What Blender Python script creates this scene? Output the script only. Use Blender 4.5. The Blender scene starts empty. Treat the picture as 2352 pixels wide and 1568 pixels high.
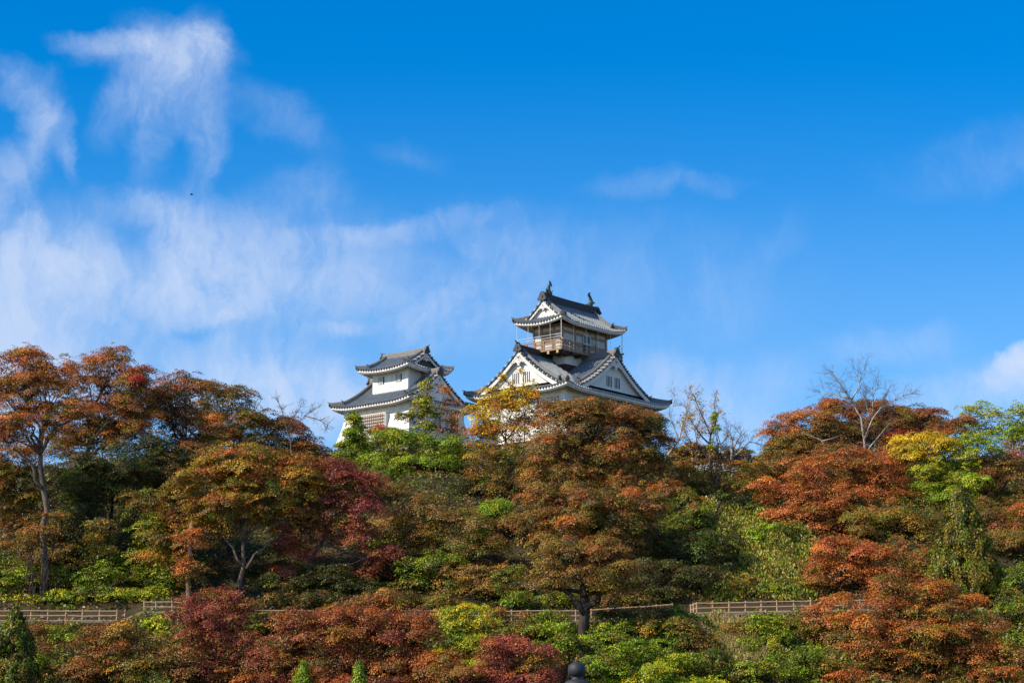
import bpy, math, random
import numpy as np
from mathutils import Vector

scene = bpy.context.scene
col = scene.collection
R = math.radians

# ------------------------------------------------------------------ camera
PITCH = R(11.73)
CAMZ = 1.6
cd = bpy.data.cameras.new('camera')
cd.lens = 80; cd.sensor_width = 36; cd.clip_start = 0.5; cd.clip_end = 20000
cam = bpy.data.objects.new('camera', cd); col.objects.link(cam)
cam.location = (0, 0, CAMZ); cam.rotation_euler = (R(90) + PITCH, 0, 0)
scene.camera = cam
CP, SP = math.cos(PITCH), math.sin(PITCH)
K = 0.225 / 1176.0

def direction(px, py):
    u = (px - 1176) * K; v = (784 - py) * K
    return (u, CP - v * SP, SP + v * CP)

def W(px, py, Y):
    d = direction(px, py); s = Y / d[1]
    return Vector((d[0] * s, Y, CAMZ + d[2] * s))

def XW(px, Y, py=1200):
    return W(px, py, Y).x

# ------------------------------------------------------------------ light, sky, exposure
SUN_AZ = (-0.90, -0.44)      # horizontal direction towards the sun
SUN_EL = R(37)
n_ = math.hypot(*SUN_AZ)
SUN = Vector((SUN_AZ[0] / n_ * math.cos(SUN_EL), SUN_AZ[1] / n_ * math.cos(SUN_EL), math.sin(SUN_EL)))
sl = bpy.data.lights.new('sun', 'SUN'); sl.energy = 5.0; sl.angle = R(0.5); sl.color = (1.0, 0.89, 0.70)
so = bpy.data.objects.new('sun', sl); col.objects.link(so)
so.rotation_euler = SUN.to_track_quat('Z', 'Y').to_euler()
so.location = (-200, -100, 200)

world = bpy.data.worlds.new('World'); scene.world = world; world.use_nodes = True
nt = world.node_tree; N = nt.nodes; Lk = nt.links
N.clear()
def node(t, **kw):
    n = N.new(t)
    for k, v in kw.items(): setattr(n, k, v)
    return n
def math_(op, a, b=None, clamp=False):
    n = node('ShaderNodeMath', operation=op, use_clamp=clamp)
    for i, v in enumerate((a, b)):
        if v is None: continue
        if isinstance(v, (int, float)): n.inputs[i].default_value = v
        else: Lk.new(v, n.inputs[i])
    return n.outputs[0]
sky = node('ShaderNodeTexSky', sky_type='NISHITA', sun_disc=False)
sky.sun_elevation = SUN_EL
sky.sun_rotation = math.atan2(SUN.x, SUN.y)
sky.altitude = 300; sky.air_density = 1.0; sky.dust_density = 0.2; sky.ozone_density = 3.0
hsv = node('ShaderNodeHueSaturation'); hsv.inputs['Hue'].default_value = 0.506
hsv.inputs['Saturation'].default_value = 1.54; hsv.inputs['Value'].default_value = 1.0
Lk.new(sky.outputs[0], hsv.inputs['Color'])
tc = node('ShaderNodeTexCoord'); sep = node('ShaderNodeSeparateXYZ')
Lk.new(tc.outputs['Generated'], sep.inputs[0])
ysafe = math_('MAXIMUM', sep.outputs[1], 0.02)
gx = math_('DIVIDE', sep.outputs[0], ysafe); gz = math_('DIVIDE', sep.outputs[2], ysafe)
comb = node('ShaderNodeCombineXYZ'); Lk.new(gx, comb.inputs[0]); Lk.new(gz, comb.inputs[1])
def vmath(op, a, b):
    n = node('ShaderNodeVectorMath', operation=op)
    for i, v in enumerate((a, b)):
        if isinstance(v, (tuple, list)): n.inputs[i].default_value = v
        elif v is not None: Lk.new(v, n.inputs[i])
    return n
def noise(vec, scale, detail, rough=0.55, dist=0.0):
    n = node('ShaderNodeTexNoise'); n.inputs['Scale'].default_value = scale
    n.inputs['Detail'].default_value = detail; n.inputs['Roughness'].default_value = rough
    n.inputs['Distortion'].default_value = dist
    Lk.new(vec, n.inputs['Vector']); return n
wn = noise(comb.outputs[0], 13.0, 7.0, .62)
wsub = vmath('SUBTRACT', wn.outputs['Color'], (0.5, 0.5, 0.5))
wsc = vmath('SCALE', wsub.outputs[0], None); wsc.inputs['Scale'].default_value = 0.045
pw = vmath('ADD', comb.outputs[0], wsc.outputs[0]).outputs[0]
def blob(px, py, rx, ry, rot, amp):
    d = direction(px, py)
    m = node('ShaderNodeMapping', vector_type='TEXTURE')
    m.inputs['Location'].default_value = (d[0] / d[1], d[2] / d[1], 0)
    m.inputs['Rotation'].default_value = (0, 0, R(rot))
    m.inputs['Scale'].default_value = (rx * K * 1.05, ry * K * 1.05, 1)
    Lk.new(pw, m.inputs['Vector'])
    ln = node('ShaderNodeVectorMath', operation='LENGTH'); Lk.new(m.outputs[0], ln.inputs[0])
    mr = node('ShaderNodeMapRange', interpolation_type='SMOOTHSTEP')
    mr.inputs['From Min'].default_value = 0.0; mr.inputs['From Max'].default_value = 1.12
    mr.inputs['To Min'].default_value = amp; mr.inputs['To Max'].default_value = 0.0
    Lk.new(ln.outputs['Value'], mr.inputs['Value'])
    return mr.outputs[0]
CLOUDS = [
 # px, py, rx, ry, rot(ccw deg), amount
 (250,95,160,42,-6,.5),(390,110,170,95,-8,.62),(300,115,170,60,-4,.35),(475,105,60,75,0,.5),(450,170,85,170,0,.75),(340,190,130,90,20,.40),(490,310,60,150,-8,.38),
 (350,310,60,170,-10,.30),(270,250,70,120,-20,.25),(640,250,200,60,-30,.14),
 (30,170,80,60,-30,.5),(95,270,60,150,0,.62),(150,340,30,110,10,.45),(30,390,80,90,0,.4),(0,470,100,90,0,.2),
 (60,600,260,170,0,.70),(0,760,300,260,0,.75),(230,620,260,130,-25,.50),(360,480,180,50,-8,.50),(450,540,130,150,0,.55),
 (430,640,240,140,0,.52),(560,640,260,180,-30,.52),(480,700,150,80,-30,.45),(690,600,260,210,0,.34),(120,860,420,180,0,.6),
 (560,880,360,130,0,.72),(760,900,260,100,0,.62),(850,640,230,170,0,.26),(890,520,330,34,7,.30),(1130,560,230,110,0,.22),
 (1050,740,240,140,0,.24),(800,748,110,22,12,.40),(990,700,80,150,-20,.25),(1200,640,240,140,0,.18),(1580,900,190,110,0,.45),(1680,960,200,110,0,.42),
 (1420,880,240,110,0,.25),(2300,920,330,100,4,.62),(2365,832,90,46,20,2.2),(2340,890,150,50,8,.5),(2050,800,210,60,0,.22),(1460,430,170,40,12,.13),
 (1620,412,150,30,5,.09),(2260,350,300,90,10,.13),(1530,650,380,200,0,.14),(1780,600,60,170,-30,.10),(950,360,110,34,-25,.07),(720,420,110,80,20,.18),(1780,840,120,80,0,.2),
 (470,742,130,34,3,-.35)]
acc = None
for c in CLOUDS:
    b = blob(*c); acc = b if acc is None else math_('ADD', acc, b)
hz = node('ShaderNodeMapRange', interpolation_type='SMOOTHSTEP')
hz.inputs['From Min'].default_value = .14; hz.inputs['From Max'].default_value = .35; hz.inputs['To Min'].default_value = .16; hz.inputs['To Max'].default_value = 0.0
Lk.new(gz, hz.inputs['Value'])
# fibrous wisps: noise stretched along a slanting direction, bent by the same warp
mp = node('ShaderNodeMapping'); mp.inputs['Rotation'].default_value = (0, 0, R(28)); mp.inputs['Scale'].default_value = (1.35, .8, 1)
Lk.new(pw, mp.inputs['Vector'])
fib = noise(mp.outputs[0], 26, 10.0, .64, .5)
f2 = node('ShaderNodeMapRange', interpolation_type='SMOOTHSTEP')
f2.inputs['From Min'].default_value = .30; f2.inputs['From Max'].default_value = .72
f2.inputs['To Min'].default_value = .30; f2.inputs['To Max'].default_value = 1.25
Lk.new(fib.outputs['Fac'], f2.inputs['Value'])
mp2 = node('ShaderNodeMapping'); mp2.inputs['Rotation'].default_value = (0, 0, R(20)); mp2.inputs['Scale'].default_value = (2.6, .7, 1)
Lk.new(pw, mp2.inputs['Vector'])
fine = noise(mp2.outputs[0], 60, 6.0, .62, .8)
f3 = math_('ADD', math_('MULTIPLY', fine.outputs['Fac'], 1.1), .45)
cl = math_('ADD', math_('MULTIPLY', math_('MULTIPLY', acc, f2.outputs[0]), f3), hz.outputs[0])
# only the sky ahead carries these; elsewhere (overhead, behind) unseen cloud added to whiten the ambient light
ahead = node('ShaderNodeMapRange', interpolation_type='SMOOTHSTEP')
ahead.inputs['From Min'].default_value = .45; ahead.inputs['From Max'].default_value = .75
Lk.new(sep.outputs[1], ahead.inputs['Value'])
cl = math_('MULTIPLY', cl, ahead.outputs[0])
bn = noise(tc.outputs['Generated'], 2.6, 5.0, .6, .4)
b2 = node('ShaderNodeMapRange', interpolation_type='SMOOTHSTEP')
b2.inputs['From Min'].default_value = .33; b2.inputs['From Max'].default_value = .62
b2.inputs['To Min'].default_value = .03; b2.inputs['To Max'].default_value = .27
Lk.new(bn.outputs['Fac'], b2.inputs['Value'])
inv = math_('SUBTRACT', 1.0, ahead.outputs[0])
cl = math_('ADD', cl, math_('MULTIPLY', inv, b2.outputs[0]))
cl = math_('MULTIPLY', math_('SUBTRACT', 1.0, math_('POWER', 2.71828, math_('MULTIPLY', math_('MAXIMUM', cl, 0.0), -1.3))), 0.93)
mix = node('ShaderNodeMix', data_type='RGBA')
Lk.new(cl, mix.inputs['Factor']); Lk.new(hsv.outputs[0], mix.inputs[6]); mix.inputs[7].default_value = (3.75, 4.3, 5.4, 1)
bg = node('ShaderNodeBackground'); bg.inputs['Strength'].default_value = 0.15
Lk.new(mix.outputs[2], bg.inputs['Color'])
wo = node('ShaderNodeOutputWorld'); Lk.new(bg.outputs[0], wo.inputs[0])

vs = scene.view_settings
vs.view_transform = 'Standard'; vs.look = 'None'; vs.exposure = 0.25; vs.gamma = 1.0; vs.use_curve_mapping = False
scene.cycles.max_bounces = 6; scene.cycles.diffuse_bounces = 3; scene.cycles.transmission_bounces = 4
scene.cycles.transparent_max_bounces = 4

# ------------------------------------------------------------------ materials
def mat(name, c1, c2=None, scale=3.0, rough=.8, bump=0.0, spec=.3, metal=0.0, detail=5, stretch=(1, 1, 1)):
    m = bpy.data.materials.new(name); m.use_nodes = True
    t = m.node_tree; p = t.nodes['Principled BSDF']
    p.inputs['Roughness'].default_value = rough; p.inputs['Specular IOR Level'].default_value = spec
    p.inputs['Metallic'].default_value = metal
    c2 = c2 or tuple(x * .75 for x in c1)
    co = t.nodes.new('ShaderNodeTexCoord'); mp = t.nodes.new('ShaderNodeMapping'); mp.inputs['Scale'].default_value = stretch
    t.links.new(co.outputs['Object'], mp.inputs['Vector'])
    nz = t.nodes.new('ShaderNodeTexNoise'); nz.inputs['Scale'].default_value = scale; nz.inputs['Detail'].default_value = detail
    nz.inputs['Roughness'].default_value = .65
    t.links.new(mp.outputs[0], nz.inputs['Vector'])
    rp = t.nodes.new('ShaderNodeValToRGB')
    rp.color_ramp.elements[0].position = .32; rp.color_ramp.elements[1].position = .68
    rp.color_ramp.elements[0].color = (*c2, 1); rp.color_ramp.elements[1].color = (*c1, 1)
    t.links.new(nz.outputs['Fac'], rp.inputs[0]); t.links.new(rp.outputs[0], p.inputs['Base Color'])
    if bump:
        b = t.nodes.new('ShaderNodeBump'); b.inputs['Strength'].default_value = bump; b.inputs['Distance'].default_value = .05
        t.links.new(nz.outputs['Fac'], b.inputs['Height']); t.links.new(b.outputs[0], p.inputs['Normal'])
    return m

M = {}
M['plaster'] = mat('white_plaster', (.80, .79, .76), (.63, .61, .57), 1.5, .9, 0, .2, stretch=(1, 1, .22))
M['cream'] = mat('cream_plaster', (.72, .68, .60), (.60, .55, .47), 1.6, .9, 0, .2)
M['tile'] = mat('grey_roof_tile', (.215, .25, .28), (.115, .135, .155), 2.2, .5, 0, .45)
M['trough'] = mat('shaded_trough_tile', (.085, .09, .10), (.05, .053, .06), 2.2, .6, 0, .35)  # darker than the rolls: shade between them put into the colour
M['tile_end_dark'] = mat('dark_tile_end', (.11, .10, .10), (.06, .05, .05), 5, .6, 0, .35)
M['tile_dark'] = mat('dark_ridge_tile', (.075, .08, .09), (.035, .038, .045), 2.5, .55, 0, .4)
M['tile_brown'] = mat('brown_ridge_tile', (.045, .032, .032), (.025, .019, .021), 2.5, .6, 0, .3)
M['tile_pale'] = mat('pale_tile_end', (.50, .49, .46), (.24, .24, .25), 5, .6, 0, .35)
M['ridge'] = mat('weathered_ridge', (.26, .255, .24), (.10, .10, .10), 3, .65, 0, .3, stretch=(1, 1, 6))
M['timber'] = mat('brown_timber', (.36, .25, .17), (.22, .145, .095), 2.5, .75, 0, .25, stretch=(1, 1, 5))
M['timber_dark'] = mat('dark_timber', (.085, .055, .042), (.05, .032, .026), 3, .75, 0, .25)
M['timber_tip'] = mat('yellow_beam_tip', (.55, .40, .18), (.42, .29, .12), 4, .7)
M['panel'] = mat('grey_panel', (.56, .54, .53), (.46, .44, .43), 2, .8)
M['glass'] = mat('dark_glass', (.03, .035, .045), (.02, .02, .03), 2, .15, 0, .5)
M['slot'] = mat('dark_slot', (.03, .03, .032), (.02, .02, .02), 2, .7)
M['pipe'] = mat('painted_pipe', (.72, .70, .66), (.6, .58, .54), 3, .45, 0, .4)
M['bronze'] = mat('green_bronze', (.075, .115, .085), (.035, .055, .045), 4, .5, 0, .5, .3)
M['stone'] = mat('hill_stone', (.36, .32, .28), (.15, .13, .115), 2.2, .9, .5, .2)
M['mortar'] = mat('wall_mortar', (.10, .085, .07), (.05, .042, .035), 3, .95)
M['concrete'] = mat('grey_concrete', (.22, .20, .18), (.15, .135, .12), 1.5, .9)
M['fence'] = mat('fence_timber', (.50, .34, .22), (.33, .21, .13), 3, .8, 0, .2)
M['bark'] = mat('grey_bark', (.20, .155, .12), (.06, .045, .035), 3.2, .9, .6, .15, stretch=(1, 1, .35))
M['bark_dark'] = mat('dark_bark', (.075, .055, .045), (.03, .022, .02), 3.2, .9, .5, .15, stretch=(1, 1, .35))
M['bark_red'] = mat('reddish_bark', (.33, .20, .14), (.17, .09, .06), 3.0, .9, .5, .15, stretch=(1, 1, .3))
M['bark_pale'] = mat('pale_bark', (.36, .30, .23), (.13, .10, .08), 3.0, .9, .3, .15, stretch=(1, 1, .4))
M['bark_white'] = mat('white_bark', (.55, .49, .41), (.24, .20, .16), 3.0, .9, .3, .15, stretch=(1, 1, .4))
M['twig'] = mat('twig_bark', (.22, .165, .13), (.12, .09, .075), 3, .9)
M['soil'] = mat('hill_soil', (.075, .055, .030), (.03, .028, .012), .5, .95, .3, .1, detail=8)
M['path'] = mat('path_gravel', (.30, .26, .22), (.22, .19, .16), 1.2, .95, .1, .1)
M['bulb'] = mat('blackened_metal', (.05, .052, .06), (.022, .023, .03), 14, .6, 0, .4, .3, stretch=(1, 1, .12))
M['stonepost'] = mat('dark_granite', (.09, .09, .095), (.055, .055, .06), 30, .7, 0, .3)
M['white'] = mat('white_board', (.78, .74, .70), (.66, .62, .58), 3, .7)
M['bird'] = mat('bird_feather', (.03, .028, .028), (.02, .018, .018), 10, .8)

def leaf_material():
    m = bpy.data.materials.new('leaf'); m.use_nodes = True
    t = m.node_tree; t.nodes.clear()
    at = t.nodes.new('ShaderNodeAttribute'); at.attribute_name = 'leaf_tone'
    d = t.nodes.new('ShaderNodeBsdfDiffuse'); tr = t.nodes.new('ShaderNodeBsdfTranslucent'); g = t.nodes.new('ShaderNodeBsdfGlossy')
    g.inputs['Roughness'].default_value = .45; g.inputs['Color'].default_value = (.9, .9, .9, 1)
    mx = t.nodes.new('ShaderNodeMixShader'); mx.inputs[0].default_value = .17
    mg = t.nodes.new('ShaderNodeMixShader'); mg.inputs[0].default_value = .025
    o = t.nodes.new('ShaderNodeOutputMaterial')
    t.links.new(at.outputs['Color'], d.inputs[0]); t.links.new(at.outputs['Color'], tr.inputs[0])
    t.links.new(d.outputs[0], mx.inputs[1]); t.links.new(tr.outputs[0], mx.inputs[2])
    t.links.new(mx.outputs[0], mg.inputs[1]); t.links.new(g.outputs[0], mg.inputs[2])
    t.links.new(mg.outputs[0], o.inputs[0])
    return m
M['leaf'] = leaf_material()

# ------------------------------------------------------------------ object helpers
def tag(o, label=None, cat=None, group=None, kind=None):
    if label: o['label'] = label
    if cat: o['category'] = cat
    if group: o['group'] = group
    if kind: o['kind'] = kind
    return o

def thing(name, label, cat, loc=(0, 0, 0), rz=0, group=None):
    o = bpy.data.objects.new(name, None); col.objects.link(o)
    o.location = loc; o.rotation_euler = (0, 0, rz); o.empty_display_size = .5
    return tag(o, label, cat, group)

class MB:
    def __init__(self): self.v = []; self.f = []; self.mi = []
    def add(self, vs, fs, mi=0):
        b = len(self.v); self.v.extend([tuple(p) for p in vs])
        for f in fs: self.f.append(tuple(i + b for i in f)); self.mi.append(mi)
        return self
    def box(self, c, s, rz=0.0, mi=0, rx=0.0):
        hx, hy, hz = s[0] / 2, s[1] / 2, s[2] / 2
        cz, sz = math.cos(rz), math.sin(rz); cx, sx = math.cos(rx), math.sin(rx)
        vs = []
        for X in (-hx, hx):
            for Y in (-hy, hy):
                for Z in (-hz, hz):
                    y1 = Y * cx - Z * sx; z1 = Y * sx + Z * cx
                    vs.append((c[0] + X * cz - y1 * sz, c[1] + X * sz + y1 * cz, c[2] + z1))
        return self.add(vs, [(0, 1, 3, 2), (4, 6, 7, 5), (0, 4, 5, 1), (2, 3, 7, 6), (0, 2, 6, 4), (1, 5, 7, 3)], mi)
    def tube(self, pts, rad, n=6, mi=0, cap=True):
        pts = [Vector(p) for p in pts]
        if isinstance(rad, (int, float)): rad = [rad] * len(pts)
        b = len(self.v)
        prev = None
        for i, p in enumerate(pts):
            t = (pts[min(i + 1, len(pts) - 1)] - pts[max(i - 1, 0)])
            if t.length < 1e-6: t = Vector((0, 0, 1))
            t.normalize()
            if prev is None:
                a = Vector((1, 0, 0)) if abs(t.x) < .8 else Vector((0, 1, 0))
                u = t.cross(a).normalized()
            else:
                u = (prev - t * prev.dot(t))
                u = u.normalized() if u.length > 1e-6 else t.orthogonal().normalized()
            prev = u; w = t.cross(u)
            for k in range(n):
                a = 2 * math.pi * k / n
                q = p + (u * math.cos(a) + w * math.sin(a)) * rad[i]
                self.v.append((q.x, q.y, q.z))
        for i in range(len(pts) - 1):
            for k in range(n):
                k2 = (k + 1) % n
                self.f.append((b + i * n + k, b + i * n + k2, b + (i + 1) * n + k2, b + (i + 1) * n + k)); self.mi.append(mi)
        if cap:
            self.f.append(tuple(b + k for k in range(n))[::-1]); self.mi.append(mi)
            e = b + (len(pts) - 1) * n
            self.f.append(tuple(e + k for k in range(n))); self.mi.append(mi)
        return self
    def grid(self, rows, mi=0):
        n = len(rows[0]); vs = [p for r in rows for p in r]; fs = []
        for i in range(len(rows) - 1):
            for j in range(n - 1):
                fs.append((i * n + j, i * n + j + 1, (i + 1) * n + j + 1, (i + 1) * n + j))
        return self.add(vs, fs, mi)
    def sweep(self, pts, prof, mi=0):
        """sweep a closed (side, up) profile along a polyline, up stays vertical"""
        pts = [Vector(p) for p in pts]; n = len(prof); b = len(self.v)
        for i, p in enumerate(pts):
            t = pts[min(i + 1, len(pts) - 1)] - pts[max(i - 1, 0)]
            h = Vector((t.x, t.y, 0)); h.normalize()
            s = Vector((h.y, -h.x, 0))
            for (a, z) in prof:
                q = p + s * a; self.v.append((q.x, q.y, q.z + z))
        for i in range(len(pts) - 1):
            for k in range(n):
                k2 = (k + 1) % n
                self.f.append((b + i * n + k, b + i * n + k2, b + (i + 1) * n + k2, b + (i + 1) * n + k)); self.mi.append(mi)
        self.f.append(tuple(b + k for k in range(n))[::-1]); self.mi.append(mi)
        e = b + (len(pts) - 1) * n
        self.f.append(tuple(e + k for k in range(n))); self.mi.append(mi)
        return self
    def lathe(self, prof, c=(0, 0, 0), n=20, mi=0):
        rows = []
        for r, z in prof:
            rows.append([(c[0] + r * math.cos(2 * math.pi * k / n), c[1] + r * math.sin(2 * math.pi * k / n), c[2] + z) for k in range(n + 1)])
        return self.grid(rows, mi)
    def build(self, name, mats, parent=None, smooth=False):
        me = bpy.data.meshes.new(name)
        me.from_pydata(self.v, [], self.f)
        if not isinstance(mats, (list, tuple)): mats = [mats]
        for m in mats: me.materials.append(m)
        if len(mats) > 1: me.polygons.foreach_set('material_index', self.mi)
        if smooth: me.polygons.foreach_set('use_smooth', [True] * len(me.polygons))
        me.update()
        o = bpy.data.objects.new(name, me); col.objects.link(o)
        if parent is not None: o.parent = parent
        return o

def lerp(a, b, t): return a + (b - a) * t

# ------------------------------------------------------------------ terrain
PATH_Y0, PATH_Y1, TOP_Y = 192.4, 198.2, 244.0
_pp = [(-400, 1434), (296, 1434), (330, 1414), (420, 1414), (560, 1434), (1330, 1434), (1580, 1417), (1880, 1411), (2800, 1404)]
PX = np.array([XW(a, 195, b) for a, b in _pp]); PZ = np.array([W(a, b, 195).z for a, b in _pp])
_tp = [(-400, 1075), (300, 1075), (700, 1050), (1000, 1035), (1400, 1035), (1700, 1062), (1900, 1055), (2600, 1060)]
TX = np.array([XW(a, TOP_Y, b) for a, b in _tp]); TZ_ = np.array([W(a, b, TOP_Y).z for a, b in _tp])

def terr(x, y):
    x = np.asarray(x, float); y = np.asarray(y, float)
    pz = np.interp(x, PX, PZ); tz = np.interp(x, TX, TZ_)
    k = pz - 6.6
    low = np.where(y > 183.5, k + 6.6 * np.clip((y - 183.5) / (PATH_Y0 - 183.5), 0, 1) ** 0.85, k * np.clip((y - 140.0) / 43.5, 0, 1))
    t = np.clip((y - PATH_Y1) / (TOP_Y - PATH_Y1), 0, 1)
    up = lerp(pz + 1.0, tz, t + .10 * np.sin(np.pi * t))
    back = tz * (1 - np.clip((y - 285) / 90.0, 0, 1)) ** 1.3
    z = np.where(y < PATH_Y0, low, np.where(y < PATH_Y1, pz, np.where(y < TOP_Y, up, np.minimum(tz, back))))
    bump = .35 * np.sin(x * .45 + y * .23) * np.sin(y * .37 - x * .21) + .2 * np.sin(x * 1.1) * np.sin(y * .9 + 1)
    edge = np.clip(np.minimum(np.abs(y - PATH_Y0), np.abs(y - PATH_Y1)) / 2.5, 0, 1)
    onpath = (y > PATH_Y0) & (y < PATH_Y1)
    z = z + np.where(onpath, 0, bump * edge * np.clip((y - 152) / 8, 0, 1) * np.clip((330 - y) / 20, 0, 1))
    side = np.clip((np.abs(x) - 110) / 110.0, 0, 1); side = 1 - side * side * (3 - 2 * side)
    return z * side

def ground_z(x, y): return float(terr(x, y))

def build_terrain():
    xs = np.concatenate([[-6000, -2500, -900, -400], np.arange(-220, 221, 2.0), [400, 900, 2500, 6000]])
    ys = np.concatenate([[-600, -100, 0, 60, 110, 140], np.arange(150, 181, 2), np.arange(182, 192.3, .5), [192.39, 192.41, 194, 196, 198.19, 198.21], np.arange(199.5, 250, 1.5),
                         np.arange(252, 380, 6.0), [450, 700, 1500, 4000, 9000]])
    gx_, gy_ = np.meshgrid(xs, ys); gz_ = terr(gx_, gy_)
    rows = [[(gx_[i, j], gy_[i, j], gz_[i, j]) for j in range(len(xs))] for i in range(len(ys))]
    o = MB().grid(rows).build('ground', M['soil'], smooth=True)
    tag(o, kind='structure')
    xs = np.arange(-75, 75.1, .8)
    rows = [[(x, y, ground_z(x, y) + .012) for x in xs] for y in (PATH_Y0 + .05, PATH_Y1 - .05)]
    tag(MB().grid(rows).build('path', M['path']), kind='structure')
    pts = [(x, PATH_Y0 + .02, ground_z(x, PATH_Y0 + .2)) for x in xs]
    tag(MB().sweep(pts, [(-.14, -.34), (.14, -.34), (.14, .07), (-.14, .07)]).build('path_kerb', M['concrete']), kind='structure')
build_terrain()

# ------------------------------------------------------------------ roofs
TILE = .40
class Roof:
    """Hipped skirt on a rectangle (hx, hy); run 'run' inward, 'rise' at full run, sagging curve, upturned corners."""
    def __init__(s, hx, hy, z0, run, rise, sag=.38, lift=.42, wc=3.6):
        s.hx, s.hy, s.z0, s.run, s.rise, s.sag, s.lift, s.wc = hx, hy, z0, run, rise, sag, lift, wc
    def f(s, d, w):
        t = d / s.run
        return s.z0 + s.rise * ((1 - s.sag) * t + s.sag * t * t) + s.lift * max(0, 1 - w / s.wc) ** 2 * max(0, 1 - t)
    def side(s, k):
        """half length, half depth, and map (along a, inward d) -> xy"""
        if k == '-y': return s.hx, s.hy, lambda a, d: (a, -(s.hy - d))
        if k == '+y': return s.hx, s.hy, lambda a, d: (-a, (s.hy - d))
        if k == '-x': return s.hy, s.hx, lambda a, d: (-(s.hx - d), -a)
        return s.hy, s.hx, lambda a, d: ((s.hx - d), a)
    def pt(s, k, a, d, dz=0):
        L, D, mp = s.side(k); x, y = mp(a, d)
        return (x, y, s.f(d, L - abs(a)) + dz)

def rib(mb, pts, r=.095, mi=0, endmi=None):
    """a half-round tile roll along pts"""
    pts = [Vector(p) for p in pts]
    t = pts[-1] - pts[0]; h = Vector((t.x, t.y, 0)).normalized(); sd = Vector((h.y, -h.x, 0))
    prof = [(math.cos(a) * r, math.sin(a) * r * 1.15) for a in (0, math.pi * .25, math.pi * .5, math.pi * .75, math.pi)]
    b = len(mb.v)
    for p in pts:
        for (a, z) in prof:
            q = p + sd * a; mb.v.append((q.x, q.y, q.z + z))
    for i in range(len(pts) - 1):
        for k in range(4):
            mb.f.append((b + i * 5 + k, b + i * 5 + k + 1, b + (i + 1) * 5 + k + 1, b + (i + 1) * 5 + k)); mb.mi.append(mi)
    mb.f.append((b, b + 1, b + 2, b + 3, b + 4)); mb.mi.append(mi)
    if endmi is not None:
        p = pts[0] - h * .02
        b = len(mb.v)
        for k in range(8):
            a = 2 * math.pi * k / 8
            q = p + sd * math.cos(a) * r * 1.12; mb.v.append((q.x, q.y, q.z + math.sin(a) * r * 1.12 + .005))
        for k in range(8): mb.v.append(tuple(Vector(mb.v[b + k]) + h * .14))
        mb.f.append(tuple(b + k for k in range(8))); mb.mi.append(endmi)
        for k in range(8):
            k2 = (k + 1) % 8
            mb.f.append((b + k, b + k2, b + 8 + k2, b + 8 + k)); mb.mi.append(endmi)

pale_sides = ('-y', '+y')
def roof_side(mb, rf, k, dmax, lim_top=None, dcut=None, n=12):
    """tiles of one side: full trapezoid to dcut, then (for gabled sides) up to dmax with constant half length lim_top"""
    L, D, mp = rf.side(k)
    dcut = dmax if dcut is None else dcut
    A = np.linspace(-1, 1, 25)
    rows = []
    for d in np.linspace(0, dcut, 5):
        rows.append([rf.pt(k, a * (L - d), d) for a in A])
    mb.grid(rows)
    if lim_top is not None:
        rows = [[rf.pt(k, a * lim_top, d, .004) for a in A] for d in np.linspace(dcut - .02, dmax, 8)]
        mb.grid(rows)
    m = int(2 * L / TILE); sp = 2 * L / m
    for i in range(m):
        a = -L + sp * (i + .5)
        top = dmax if (lim_top is not None and abs(a) <= lim_top - .05) else min(dcut, L - abs(a))
        if top < .15: continue
        k_ = max(2, int(n * top / dmax))
        pts = [rf.pt(k, a, -.06 + (top + .06) * j / k_ if j else 0.0, .0) for j in range(k_ + 1)]
        p0 = Vector(pts[0]); q = Vector(pts[1]); h = (p0 - q); h.z = 0; h.normalize()
        pts[0] = tuple(p0 + h * .07)
        rib(mb, pts, .105, 2, 1 if k in pale_sides else 3)

def eaves(rf, k, over, parent, fmat, smat, wall_in=0.0):
    """white eave board and soffit with rafters"""
    L, D, mp = rf.side(k)
    mb = MB(); A = np.linspace(-1, 1, 33)
    pts = [rf.pt(k, a * (L - .10), .10, -.02) for a in A]
    mb.sweep(pts, [(-.05, -.30), (.05, -.30), (.05, -.015), (-.05, -.015)])
    pts = [rf.pt(k, a * (L - .26), .26, -.10) for a in A]
    mb.sweep(pts, [(-.05, -.40), (.05, -.40), (.05, -.2), (-.05, -.2)])
    mb.build('eave_board', fmat, parent)
    sb = MB()
    rows = [[rf.pt(k, a * (L - d), d, -.30 - .04 * (d > .3)) for a in A] for d in (.16, over * .5, over + .15)]
    sb.grid(rows)
    m = int(2 * L / .45)
    for i in range(m):
        a = -L + 2 * L * (i + .5) / m
        top = min(over + .1, L - abs(a))
        if top < .5: continue
        p0 = Vector(rf.pt(k, a, .32, -.40)); p1 = Vector(rf.pt(k, a, top, -.40))
        sb.sweep([p0, p1], [(-.07, -.10), (.07, -.10), (.07, .08), (-.07, .08)])
    sb.build('soffit', smat, parent)

RIDGE = lambda w, h: [(-w / 2, -.1), (w / 2, -.1), (w / 2 * .92, h * .72), (w * .34, h * .82), (w * .2, h), (-w * .2, h), (-w * .34, h * .82), (-w / 2 * .92, h * .72)]

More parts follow.
